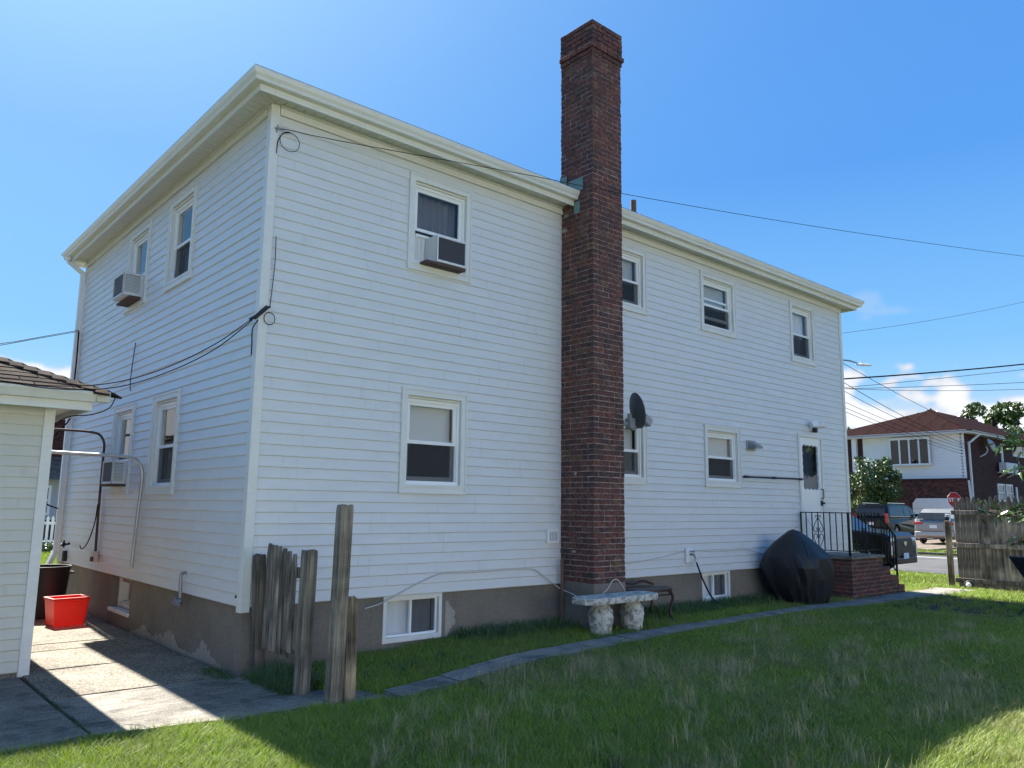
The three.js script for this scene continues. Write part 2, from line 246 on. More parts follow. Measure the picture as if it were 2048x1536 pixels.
// ------------------------------------------------------------------ the house
const HL = 11.893, HW = 7.21, SB = .60, WT = 5.525, CR = .1072;
const house = thing('house', 'two storey house with white horizontal siding and a tall brick chimney', 'house');
function pieceQuads(q, xa, xb, ya, yb, y0, lift, slope = .0135, flip) {
  const d = y => -slope * (y - y0) / CR + lift;
  const lip = ya - y0 < .001 && yb - ya > .02 ? .0085 : 0, yl = ya + lip, di = d(ya) - (lip ? .0065 : 0);
  if (lip) q.push([[xa, ya, di], [xb, ya, di], [xb, yl, d(yl)], [xa, yl, d(yl)]]);
  q.push([[xa, yl, d(yl)], [xb, yl, d(yl)], [xb, yb, d(yb)], [xa, yb, d(yb)]], [[xa, ya, -.022], [xb, ya, -.022], [xb, ya, di], [xa, ya, di]], [[xa, ya, -.022], [xa, ya, d(ya)], [xa, yb, d(yb)], [xa, yb, -.022]], [[xb, ya, d(ya)], [xb, ya, -.022], [xb, yb, -.022], [xb, yb, d(yb)]]);
}
function boards(wall, x0, x1, yb, yt, course, openings, m, seed, segLen) {
  const r = rng(seed), n = Math.ceil((yt - yb) / course - .02); let seams = [];
  for (let i = 0; i < n; i++) {
    const y0 = yb + i * course, y1 = Math.min(yt, y0 + course + .004);
    if (i % 2 === 0) { seams = []; let s = x0 + segLen * (.25 + .75 * r()); while (s < x1 - .4) { seams.push(s); s += segLen * (.85 + .15 * r()); } }
    const segs = [x0, ...seams, x1];
    for (let k = 0; k < segs.length - 1; k++) {
      const a = segs[k] + (k ? .0012 : 0), b = segs[k + 1], q = [], ops = openings.filter(o => o[0] < b && o[1] > a && o[2] < y1 && o[3] > y0);
      const cuts = [a, b]; for (const o of ops) cuts.push(Math.max(a, o[0]), Math.min(b, o[1])); cuts.sort((p, s) => p - s);
      const flush = () => { if (q.length) { const g = quads(q); metric(g, 1.7, r(), r()); mesh('siding_board', g, m, wall); q.length = 0; } };
      for (let c = 0; c < cuts.length - 1; c++) {
        if (cuts[c + 1] - cuts[c] < .002) continue; const mid = (cuts[c] + cuts[c + 1]) / 2; let ys = [[y0, y1]];
        for (const o of ops) if (o[0] < mid && o[1] > mid) ys = ys.flatMap(([p, s]) => [[p, Math.min(s, o[2])], [Math.max(p, o[3]), s]].filter(([e, f]) => f - e > .003));
        if (!ys.length) flush();
        for (const [p, s] of ys) pieceQuads(q, cuts[c], cuts[c + 1], p, s, y0, k % 2 ? .0009 : 0);
      }
      flush();
    }
  }
}
const RW = { U1: [1.66, 2.56, 4.16, 5.30], L1: [1.65, 2.55, 1.67, 2.82], U2: [4.90, 5.85, 4.335, 5.30], U3: [7.20, 8.19, 4.335, 5.31], U4: [9.94, 10.83, 4.20, 5.33], L2: [4.85, 5.81, 1.87, 2.83], L3: [7.21, 8.19, 1.88, 2.84] };
const LW = { A1: [HW - 2.95, HW - 2.03, 4.14, 5.32], A2: [HW - 4.67, HW - 3.74, 4.17, 5.32], B1: [HW - 2.99, HW - 2.06, 1.63, 2.83], B2: [HW - 4.68, HW - 3.77, 1.64, 2.83] };
const DOOR = [10.03, 10.89, .78, 2.90];
const inset = (o, k) => [o[0] + k, o[1] - k, o[2] + k, o[3] - k];
const frameR = (name, parent = house) => group(name, parent, [0, 0, 0], 0), frameL = (name, parent = house) => group(name, parent, [0, 0, -HW], -Math.PI / 2);
{
  for (const [fr, len, ops, seed] of [[frameR, HL, [...Object.values(RW), DOOR], 31], [frameL, HW, Object.values(LW), 32]]) {
    const w = fr('wall'), holes = ops.map(o => { const k = o === DOOR ? .03 : .085; return rect(o[0] + k, o[1] - k, o[2] + (o === DOOR ? .02 : k), o[3] - k); });
    const sh = shapeGeo(rect(fr === frameR ? .05 : .0, fr === frameR ? len : len - .15, SB + .002, WT + .1), holes, .11); sh.translate(0, 0, -.145); mesh('sheathing', sh, M.interior, w);
    boards(w, .075, len - .075, SB, WT - .09, CR, ops.map(o => inset(o, .008)), M.siding, seed, 4.4);
    // corner trim posts
    const foot = .045;
    for (const [x, s] of fr === frameR ? [[0, 1], [len, -1]] : [[0, 1], [len, -1]]) mesh('corner_trim', rbx(Math.min(x - s * .012, x + s * .078), Math.max(x - s * .012, x + s * .078), SB - foot, WT - .004, -.03, .013, .004), M.trim, w);
  }
  // rear and front walls, floors and ceiling close the rooms
  const b = group('rear_wall', house); mesh('wall_panel', bx(.02, HL, SB, WT + .1, -HW - .02, -HW + .1), M.siding, b); mesh('wall_panel', bx(HL - .09, HL - .002, SB + .002, WT + .1, -HW + .1, -.16), M.siding, b);
  mesh('floor_deck', [bx(.16, HL - .1, .50, .598, -HW + .11, -.29), bx(.16, HL - .1, 3.0, 3.2, -HW + .11, -.16), bx(.16, HL - .1, WT + .02, WT + .09, -HW + .11, -.16)], M.interior, house);
}
// foundation with real openings for the cellar windows
{
  const f = group('foundation', house);
  const fr = shapeGeo(rect(.035, HL - .03, -.3, SB - .002), [rect(1.56, 2.26, .15, .585), rect(7.13, 7.82, .19, .585)], .25); fr.translate(0, 0, -.285); mesh('foundation_wall', metric(fr, 1.7), M.stucco, f);
  const fl = shapeGeo(rect(0, HW - .29, -.3, SB - .002), [rect(HW - 4.29, HW - 3.44, .17, .585)], .25); fl.translate(0, 0, -.29); fl.rotateY(-Math.PI / 2); fl.translate(0, 0, -HW); mesh('foundation_wall', metric(fl, 1.7, .3, .6), M.stucco, f);
  mesh('cellar_back', bx(.6, HL - .1, -.3, .49, -HW + .2, -HW + .3), M.interior, f);
  // peeled paint along the foot of the left wall and beside the window: a thin skin with a ragged outline
  const ragged = (u0, u1, yb, top, n, seed) => { const r = rng(seed), pts = [[u0, yb], [u1, yb]]; for (let i = n; i >= 0; i--) { const t = i / n, u = lerp(u0, u1, t); pts.push([u + (r() - .5) * .01, yb + .015 + top(t, u) * (.75 + .4 * r())]); } return shapeGeo(pts, [], .003); };
  const L = ragged(HW - 3.3, HW - .35, -.06, (t, u) => .05 + .17 * ss(0, .12, t) * ss(1, .8, t) * (.1 + 1.1 * vnoise(u * 3.2, 1, 99, 9, 3)) * (.6 + .5 * vnoise(u * 14, 3, 199, 9, 8)), 90, 5); L.translate(0, 0, -.0395); L.rotateY(-Math.PI / 2); L.translate(0, 0, -HW); mesh('peeling_paint', metric(L, 1.7), M.peel, f);
  const Rr = ragged(-.5, -.12, 0, (t) => .02 + .09 * ss(0, .3, t) * ss(1, .6, t), 30, 6); Rr.rotateZ(-Math.PI / 2); Rr.translate(2.34, 0, -.0345); mesh('peeling_paint', metric(Rr, 1.7), M.peel, f);
}
function ring(x0, x1, y0, y1, w, z0, z1) { const ws = Array.isArray(w) ? w : [w, w, w, w]; const g = shapeGeo(rect(x0, x1, y0, y1), [rect(x0 + ws[3], x1 - ws[1], y0 + ws[2], y1 - ws[0])], z1 - z0); g.translate(0, 0, z0); return g; }
function blind(x0, x1, y0, y1, z) { const q = []; for (let y = y0; y < y1; y += .024) q.push([[x0, y, z + .006], [x1, y, z + .006], [x1, y + .027, z - .006], [x0, y + .027, z - .006]]); return quads(q); }
function curtainGeo(x0, x1, y0, y1, z, amp = .015, k = 60) { const q = [], n = 40, X = i => lerp(x0, x1, i / n), Z = i => z + amp * Math.sin(X(i) * k) + amp * .5 * Math.sin(X(i) * k * .43 + 1); for (let i = 0; i < n; i++) q.push([[X(i), y0, Z(i)], [X(i + 1), y0, Z(i + 1)], [X(i + 1), y1, Z(i + 1)], [X(i), y1, Z(i)]]); return quads(q); }
function window_(fr, o, opt = {}) {
  const w = fr('window'), [x0, x1, y0, y1] = o, sp = opt.split ?? .5;
  mesh('channel', ring(x0, x1, y0, y1, .022, -.02, .022), M.trim, w);
  mesh('casing', [ring(x0 + .021, x1 - .021, y0 + .021, y1 - .021, [.06, .06, .05, .06], -.03, .012), bx(x0 + .021, x1 - .021, y0 + .071, y0 + .098, -.05, .02)], M.trim, w);
  mesh('head_liner', bx(x0 + .083, x1 - .083, y1 - .112, y1 - .0835, -.1, -.012), M.cream, w);
  const a = x0 + .082, b = x1 - .082, c = y0 + .0985, d = y1 - .113;
  mesh('frame', [ring(a, b, c, d, [.03, .03, .028, .03], -.115, -.03), ring(a + .0295, b - .0295, c + .0275, d - .0295, .012, -.112, -.045)], M.vinyl, w);
  const e = a + .04, f = b - .04, g = c + .038, h = d - .04, mid = g + (h - g) * sp;
  mesh('upper_sash', ring(e, f, mid - .022, h, [.03, .03, .034, .03], -.074, -.05), M.vinyl, w);
  mesh('pane', quads([[[e + .028, mid + .01, -.062], [f - .028, mid + .01, -.062], [f - .028, h - .028, -.062], [e + .028, h - .028, -.062]]]), M.glass, w);
  const lo = opt.open ? g + opt.open : g;
  mesh('lower_sash', ring(e + .004, f - .004, lo, Math.min(mid + .02 + (opt.open || 0), h - .02), [.032, .034, .05, .034], -.103, -.079), M.vinyl, w);
  mesh('pane', quads([[[e + .036, lo + .048, -.09], [f - .036, lo + .048, -.09], [f - .036, mid - .008 + (opt.open || 0), -.09], [e + .036, mid - .008 + (opt.open || 0), -.09]]]), M.glass, w);
  if (opt.screen !== false) mesh('insect_screen', quads([[[e + .002, g, -.066], [f - .002, g, -.066], [f - .002, mid - .02, -.066], [e + .002, mid - .02, -.066]]]), M.screen, w);
  if (opt.blind) mesh('blind', blind(e + .01, f - .01, lerp(g, h, opt.blind), h, -.15), M.blind, w);
  if (opt.curtain) for (const [t0, t1, v0, v1, m] of opt.curtain) mesh('curtain', curtainGeo(lerp(e, f, t0), lerp(e, f, t1), lerp(g, h, v0), lerp(g, h, v1), -.19), m || M.curtain, w);
  return w;
}
window_(frameR, RW.U1, { split: .44, open: .0, curtain: [[0, 1, .45, 1.02, M.curtainDark]] });
window_(frameR, RW.L1, { blind: .5, split: .5 });
window_(frameR, RW.U2, { split: .5, blind: .46 });
window_(frameR, RW.U3, { split: .48, open: .1, blind: .45 });
window_(frameR, RW.U4, { split: .49, curtain: [[0, 1.0, .46, 1.02], [.3, .9, 0, .5, M.curtainDark]] });
window_(frameR, RW.L2, { split: .5, blind: .02 });
window_(frameR, RW.L3, { split: .5, blind: .52 });
window_(frameL, LW.A1, { split: .48, curtain: [[0, 1, .0, .4, M.curtainDark]] });
window_(frameL, LW.A2, { split: .40, curtain: [[0, 1, .4, 1.02, M.curtainDark]] });
window_(frameL, LW.B1, { split: .48 });
window_(frameL, LW.B2, { split: .42, curtain: [[0, 1, .4, 1.02, M.curtainDark]] });
function cellarWindow(fr, x0, x1, y0, y1, z) {
  const w = fr('cellar_window');
  mesh('surround', ring(x0, x1, y0, y1, [.035, .04, .05, .04], z - .12, z + .012), M.trim, w);
  mesh('frame', [ring(x0 + .0395, x1 - .0395, y0 + .0495, y1 - .0345, .022, z - .1, z - .03), bx((x0 + x1) / 2 - .012, (x0 + x1) / 2 + .012, y0 + .0715, y1 - .0565, z - .075, z - .04)], M.vinyl, w);
  for (const [a, b, d] of [[x0 + .06, (x0 + x1) / 2 - .008, -.06], [(x0 + x1) / 2 + .008, x1 - .06, -.07]]) mesh('pane', quads([[[a, y0 + .07, z + d], [b, y0 + .07, z + d], [b, y1 - .055, z + d], [a, y1 - .055, z + d]]]), M.glass, w);
  mesh('curtain', curtainGeo(x0 + .06, x1 - .06, y0 + .06, y1 - .05, z - .13, .006), M.curtain, w);  // pale panel added to give the pane its flare as colour, no real curtain
  mesh('insect_screen', quads([[[(x0 + x1) / 2, y0 + .07, z - .05], [x1 - .06, y0 + .07, z - .05], [x1 - .06, y1 - .055, z - .05], [(x0 + x1) / 2, y1 - .055, z - .05]]]), M.screen, w);
  return w;
}
cellarWindow(frameR, 1.535, 2.285, .125, .597, -.036); cellarWindow(frameR, 7.11, 7.84, .165, .597, -.036);
{ const w = cellarWindow(frameL, HW - 4.27, HW - 3.46, .19, .597, -.14); mesh('sill', rbx(HW - 4.31, HW - 3.42, .135, .182, -.17, -.02, .008), M.trim, w); }
// door: white storm door with a scalloped pane
{
  const d = frameR('door'), [x0, x1, y0, y1] = DOOR;
  mesh('door_frame', ring(x0, x1, y0 - .03, y1, [.055, .05, .0, .05], -.06, .022), M.trim, d);
  const a = x0 + .053, b = x1 - .053, c = y0, e = y1 - .058, sc = [], X0 = a + .12, X1 = b - .11, Y0 = 1.93, Y1 = 2.68, n = 4, m = 6;
  const arc = (cx, cy, rx, ry, t0, t1) => { for (let i = 0; i <= 6; i++) { const t = lerp(t0, t1, i / 6); sc.push([cx + rx * Math.cos(t), cy + ry * Math.sin(t)]); } };
  const dx = (X1 - X0) / n, dy = (Y1 - Y0) / m, pi = Math.PI;
  for (let i = 0; i < n; i++) arc(X0 + dx * (i + .5), Y0, dx / 2, .026, pi, 2 * pi);
  for (let i = 0; i < m; i++) arc(X1, Y0 + dy * (i + .5), .02, dy / 2, -pi / 2, pi / 2);
  for (let i = n - 1; i >= 0; i--) arc(X0 + dx * (i + .5), Y1, dx / 2, .03, 0, pi);
  for (let i = m - 1; i >= 0; i--) arc(X0, Y0 + dy * (i + .5), .02, dy / 2, pi / 2, 1.5 * pi);
  const leafG = shapeGeo(rect(a, b, c, e), [sc], .03); leafG.translate(0, 0, -.03); mesh('door_leaf', leafG, M.vinyl, d);
  mesh('pane', quads([[[X0 - .04, Y0 - .05, -.02], [X1 + .04, Y0 - .05, -.02], [X1 + .04, Y1 + .05, -.02], [X0 - .04, Y1 + .05, -.02]]]), M.glass, d);
  mesh('inner_door', bx(a, b, c, e, -.14, -.1), M.navy, d);
  mesh('kick_panel', [bar([a + .1, 1.0, .004], [b - .12, 1.44, .004], .012, .006), bar([a + .1, 1.44, .004], [b - .12, 1.0, .004], .012, .006), ring(a + .07, b - .08, .92, 1.62, .012, 0, .008)], M.vinyl, d);
  mesh('handle', [tube([[b - .05, 1.92, 0], [b - .05, 1.92, .05], [b - .05, 1.84, .055], [b - .05, 1.76, .05], [b - .05, 1.76, 0]], .008), bx(b - .07, b - .03, 1.62, 1.72, 0, .02), rod([b - .05, 1.67, .02], [b - .05, 1.67, .07], .018)], M.black, d);
}
// eaves: soffit panels, fascia, gutter, frieze
{
  const OV = .215, so = group('soffit', house);
  const panel = (x0, x1, z0, z1) => mesh('soffit_panel', bx(x0, x1, WT, WT + .012, z0, z1), M.soffit, so);
  const st = .105; for (let x = -OV + OV; x < HL + OV; x += st) { const a = x + .004, b = Math.min(x + st - .004, HL + OV); if (b - a < .02 || (b > 4.1 && a < 4.67)) continue; panel(a, b, .002, OV); }
  for (let z = -.0; z > -HW - OV; z -= st) panel(-OV, -.002, Math.max(z - st + .004, -HW - OV), z - .004);
  mesh('soffit_panel', bx(-OV, -.0, WT, WT + .012, .0, OV), M.soffit, so);
  mesh('soffit_backing', [bx(-OV, 4.09, WT + .02, WT + .03, .0, OV), bx(4.67, HL + OV, WT + .02, WT + .03, 0, OV), bx(-OV, 0, WT + .02, WT + .03, -HW - OV, 0), bx(-OV, HL + OV, WT + .02, WT + .03, -HW - OV, -HW), bx(HL, HL + OV, WT + .02, WT + .03, -HW, 0)], M.soffit, so);
  mesh('corner_mitre', bar([-.01, WT - .004, .01], [-OV, WT - .004, OV], .035, .006), M.soffit, so);
  const fp = [[0, WT - .045], [.022, WT - .045], [.022, WT + .10], [0, WT + .10]];
  const gp = [[.022, WT + .02], [.088, WT + .02], [.096, WT + .03], [.096, WT + .05], [.118, WT + .078], [.132, WT + .112], [.132, WT + .130], [.124, WT + .130], [.122, WT + .115], [.088, WT + .03], [.03, WT + .03], [.022, WT + .13]];
  const runA = [[4.088, OV], [-OV, OV], [-OV, -HW - OV]], runB = [[-OV, -HW - OV], [HL + OV, -HW - OV], [HL + OV, OV], [4.675, OV]];
  for (const run of [runA, runB]) { mesh('fascia', sweep(fp, run), M.gutter, house); mesh('gutter', sweep(gp, run), M.gutter, house); }
  const zp = [[0, WT - .105], [.022, WT - .105], [.024, WT - .055], [.012, WT - .05], [.012, WT - .03], [.03, WT - .022], [.03, WT - .003], [0, WT - .003]];
  for (const run of [[[4.096, 0], [.08, 0]], [[11.81, 0], [4.675, 0]], [[0, -.08], [0, -HW + .08]]]) mesh('frieze', sweep(zp, run), M.trim, house);
  const e = .33, y = WT + .125, x0 = -e, x1 = HL + e, z0 = -HW - e, z1 = e, zr = -HW / 2, h = (z1 - zr) * .36, rx0 = x0 + (z1 - zr), rx1 = x1 - (z1 - zr);
  const A = [x0, y, z1], B = [x1, y, z1], D = [x0, y, z0], E = [x1, y, z0], R0 = [rx0, y + h, zr], R1 = [rx1, y + h, zr];
  mesh('roof', quads([[A, B, R1, R0], [E, D, R0, R1], [D, A, R0, R0], [B, E, R1, R1]]), M.roof, house);
  mesh('roof_edge', sweep([[.0, y - .012], [.012, y - .012], [.012, y + .016], [-.05, y + .02]], [[4.08, .325], [-.325, .325], [-.325, -HW - .3]]), M.roof, house);
  mesh('roof_edge', sweep([[.0, y - .012], [.012, y - .012], [.012, y + .016], [-.05, y + .02]], [[HL + .325, -HW], [HL + .325, .325], [4.68, .325]]), M.roof, house);
  mesh('vent_pipe', [rod([6.25, 5.8, -.55], [6.25, 6.38, -.55], .045, 12)], M.rust, house);
  // downspout at the far corner, bent back under the soffit
  mesh('downspout', [bar([-.30, WT + .03, -HW + .02], [-.28, WT - .06, -HW + .02], .07, .06), bar([-.28, WT - .05, -HW + .02], [-.05, WT - .22, -HW + .02], .07, .06), bx(-.085, -.02, .74, WT - .20, -HW - .015, HW * 0 - HW + .06), bar([-.05, .76, -HW + .02], [-.16, .50, -HW + .06], .07, .07)], M.white, house);
}
// the chimney: every visible brick its own piece, the lower and nearer ones singly
{
  const ch = group('chimney', house), X0 = 4.096, X1 = 4.665, Z0 = -.0, Z1 = .566, Y0 = .637, CO = .0677, N = 109, j = .0105, BH = CO - j;
  mesh('mortar_core', bx(X0 + .007, X1 - .007, Y0 - .02, Y0 + N * CO - .01, Z0 - .005, Z1 - .007), M.mortar, ch);
  mesh('chimney_base', rbx(X0 - .004, X1 + .004, -.2, Y0 - .004, -.2, Z1 + .004, .012, 1.3), M.cement, ch);
  mesh('cap', bx(X0 + .03, X1 - .03, Y0 + N * CO - .012, Y0 + N * CO + .012, Z0 + .03, Z1 - .03), M.mortar, ch);
  const r = rng(1234), geos = new Map(), list = [];
  const geo = (w, h, d, v) => { const k = [w.toFixed(3), h.toFixed(3), d.toFixed(3), v].join(); if (!geos.has(k)) { const g = new RoundedBoxGeometry(w, h, d, 1, .0035); geos.set(k, metric(g, .35, v * .37, v * .21)); } return geos.get(k); };
  const put = (x, y, z, w, d, out) => list.push([x, y, z, w, d]);
  for (let i = 0; i < N; i++) {
    const fromTop = N - 1 - i, o = fromTop < 5 ? .016 : fromTop === 5 ? .036 : fromTop === 6 ? .016 : 0, y = Y0 + i * CO + BH / 2;
    const x0 = X0 - o, x1 = X1 + o, z1 = Z1 + o, even = i % 2 === 0, cut = r() < .16;
    const row = (start, end, first) => { const o = []; let p = start, f = true; while (p < end - .012) { let L = f ? first : .1935; f = false; if (r() < .13 && end - p > .25) L = .092; if (end - p - L < .035) L = end - p; o.push([p, Math.min(end, p + L)]); p += L + j; } return o; };
    // front face (+z), bricks .092 deep; left face (-x); the corner brick belongs to one of them in turn
    const fx0 = even ? x0 : x0 + .092 + j, lz1 = even ? z1 - .092 - j : z1;
    for (const [a, b] of row(fx0, x1, .1935)) put((a + b) / 2, y, z1 - .046, b - a, .092);
    for (const [a, b] of row(-lz1, -Z0 + (i > 74 ? .02 : .0), .1935)) put(x0 + .046, y, -(a + b) / 2, .092, b - a);
    for (let z = Z0; z < z1 - .13; z += .2035) { const L = Math.min(.1935, z1 - .103 - z); put(x1 - .046, y, z + L / 2, .092, L); } // right-hand side, seen edge on
    if (i > 72) for (let x = x0 + .1; x < x1 - .15; x += .2035) put(x + .1, y, Z0 + .03, .1935, .06);
  }
  // the ones that show largest are parts of their own: front and left bricks, lower two thirds
  const vis = list.map((b, k) => [b, k, Math.hypot(b[0] + 3.03, b[1] - 1.55, b[2] - 7.16) + (b[0] > X1 - .05 && b[4] > .15 && b[2] < Z1 - .1 ? 50 : 0) + (b[2] < .05 && b[1] > 5.5 ? 50 : 0) - 2 * Math.min(.2, b[3] * (b[2] > Z1 - .06 - .05 ? 1 : 0) + b[4])]).sort((p, q) => p[2] - q[2]);
  const rest = brickMats.map(() => []);
  const pick = () => { const t = r(); return t < .26 ? 0 : t < .5 ? 1 : t < .68 ? 2 : t < .78 ? 3 : t < .9 ? 4 : t < .985 ? 5 : 6; };
  vis.forEach(([b], n) => {
    const [x, y, z, w, d] = b, v = (r() * 3) | 0, m = pick(), dx = (r() - .5) * .007, dz = (r() - .5) * .007;
    if (n < 300) { const o = mesh('brick', geo(w, BH, d, v), brickMats[m], ch); o.position.set(x + dx, y, z + dz); }
    else { const g = geo(w, BH, d, v).clone(); g.translate(x + dx, y, z + dz); rest[m].push(g); }
  });
  rest.forEach((g, m) => { if (g.length) mesh('bricks', g, brickMats[m], ch).userData.kind = 'stuff'; });
  mesh('flashing', [bx(X0 - .014, X0 - .006, 5.66, 5.84, .14, .40), bx(X0 - .018, X0 - .004, 5.68, 5.93, -.02, .10), bx(X0 - .012, X0 - .006, 5.36, 5.52, .24, .34)], M.copper, ch);
  // smears of old mortar
  mesh('mortar_smear', [rbx(X0 - .008, X0 - .0, 5.36, 5.40, .05, .13, .003), rbx(X0 - .008, X0, 5.17, 5.205, .015, .1, .003), rbx(X0 - .008, X0, .99, 1.015, .2, .26, .003), rbx(X0 - .008, X0, 1.94, 1.985, .24, .28, .003)], M.peel, ch);
}

// ------------------------------------------------------------------ detached garage at the left
{
  const g = thing('garage', 'low white sided garage with grey shingled hip roof beside the house', 'garage');
  const XR = -1.42, XL = -5.6, ZF = -1.2, ZB = -7.2, TOP = 2.44;
  const w = group('wall', g, [XL, 0, ZF]);
  mesh('sheathing', [bx(0, XR - XL - .03, .03, TOP + .1, -.14, -.03)], M.interior, w);
  { const q = CR; boards(w, .07, XR - XL - .07, .03, TOP, .0955, [], M.garageSiding, 61, 3.9); }
  mesh('corner_trim', rbx(XR - XL - .078, XR - XL + .012, -.01, TOP - .002, -.07, .013, .004), M.trim, w); mesh('corner_trim', rbx(-.012, .078, -.01, TOP - .002, -.07, .013, .004), M.trim, w);
  mesh('side_wall', [bx(XR - .12, XR, .03, TOP + .1, ZB, ZF - .08), bx(XL, XL + .12, .03, TOP + .1, ZB, ZF - .15), bx(XL + .13, XR - .13, .03, TOP + .1, ZB, ZB + .12)], M.garageSiding, g);
  mesh('plinth', bx(XL + .02, XR - .02, -.08, .028, ZB + .02, ZF - .03, 1.3), M.path, g);
  mesh('soffit', bx(XL - .24, XR + .24, TOP, TOP + .02, ZF + .0, ZF + .24), M.trim, g); mesh('soffit', [bx(XR + .001, XR + .24, TOP, TOP + .02, ZB - .2, ZF - .001), bx(XL - .24, XL - .001, TOP, TOP + .02, ZB - .2, ZF - .001)], M.trim, g);
  const run = [[XR + .24, ZB - .2], [XR + .24, ZF + .24], [XL - .24, ZF + .24], [XL - .24, ZB - .2]];
  mesh('fascia', sweep([[0, TOP - .06], [.02, TOP - .06], [.02, TOP + .09], [0, TOP + .09]], run), M.trim, g);
  const gp = [[.022, TOP + .02], [.08, TOP + .02], [.09, TOP + .04], [.10, TOP + .06], [.118, TOP + .09], [.118, TOP + .112], [.11, TOP + .112], [.075, TOP + .03], [.03, TOP + .03], [.022, TOP + .1]];
  mesh('gutter', sweep(gp, [[XR + .38, ZF + .24], [XL - .3, ZF + .24]]), M.gutter, g); mesh('gutter_end', bx(XR + .27, XR + .382, TOP + .022, TOP + .118, ZF + .263, ZF + .366), M.cream, g);
  // hip roof
  const e = .32, y = TOP + .115, x0 = XL - e, x1 = XR + e, z1 = ZF + e, z0 = ZB - e, xm = (x0 + x1) / 2, sl = .42, h = (xm - x0) * sl, A = [x0, y, z1], B = [x1, y, z1], D = [x0, y, z0], E = [x1, y, z0], R0 = [xm, y + h, z1 - (xm - x0)], R1 = [xm, y + h, z0 + (xm - x0)];
  const rf = group('roof', g);
  mesh('roof_deck', quads([[A, B, R0, R0], [E, D, R1, R1], [B, E, R1, R0], [D, A, R0, R1]]), M.shingleB, rf);
  // shingle tabs on the front slope, rows climbing the slope, and the caps along the hip
  const r = rng(8), mats = [M.shingleA, M.shingleB, M.shingleC], rest = [[], [], []], len = Math.hypot(1, sl), ex = .135; let count = 0;
  for (let i = 0; i < 15; i++) {
    const run0 = i * ex / len, xa = x0 + run0, xb = x1 - run0; let x = xb - .02 - r() * .2;
    if (i === 0) x = xb; let first = true;
    while (x > xa + .02) {
      const L = first ? .12 + .2 * r() : .31, xl = Math.max(xa, x - L + .008); first = false;
      const th = .011 + .005 * r(), zz0 = z1 - run0 + .012, zz1 = z1 - run0 - (ex + .03) / len, yy = t => y + (z1 - t) * sl, l = .006 * r();
      const P0 = [xl, yy(zz0) + th + l, zz0], P1 = [x, yy(zz0) + th + l * .5, zz0], P2 = [x, yy(zz1) + .004, zz1], P3 = [xl, yy(zz1) + .004, zz1], Q0 = [xl, yy(zz0) - .004, zz0], Q1 = [x, yy(zz0) - .004, zz0];
      const gm = metric(quads([[P0, P1, P2, P3], [Q0, Q1, P1, P0], [Q0, P0, P3, P3], [P1, Q1, P2, P2]]), .6, r(), r()), m = (r() * 3) | 0;
      if (x > -3.4 && i < 11) mesh('shingle', gm, mats[m], rf); else rest[m].push(gm);
      x -= L;
    }
  }
  rest.forEach((q, m) => q.length && (mesh('shingles', q, mats[m], rf).userData.kind = 'stuff'));
  const hd = V(R0[0] - B[0], R0[1] - B[1], R0[2] - B[2]), hl = hd.length(); hd.normalize();
  for (let i = 0; i < 20; i++) {
    const s = i * .15 - .04, c = V(...B).addScaledVector(hd, s), u = V(1, -.42, 0).normalize(), v = V(0, -.42, 1).normalize(), up = V(0, 1, 0);
    const q = []; const a = c.clone().addScaledVector(up, .04), b = c.clone().addScaledVector(hd, .17).addScaledVector(up, .018), W = .15;
    const a1 = a.clone().addScaledVector(u, W), a2 = a.clone().addScaledVector(v, W), b1 = b.clone().addScaledVector(u, W), b2 = b.clone().addScaledVector(v, W), dn = p => p.clone().addScaledVector(up, -.022).toArray();
    q.push([a.toArray(), b.toArray(), b1.toArray(), a1.toArray()], [a2.toArray(), b2.toArray(), b.toArray(), a.toArray()], [a.toArray(), a1.toArray(), dn(a1), dn(a)], [a2.toArray(), a.toArray(), dn(a), dn(a2)], [a2.toArray(), dn(a2), dn(b2), b2.toArray()], [a1.toArray(), b1.toArray(), dn(b1), dn(a1)]);
    mesh('hip_cap', metric(quads(q), .6, r(), r()), mats[(r() * 2.4) | 0], rf);
  }
}
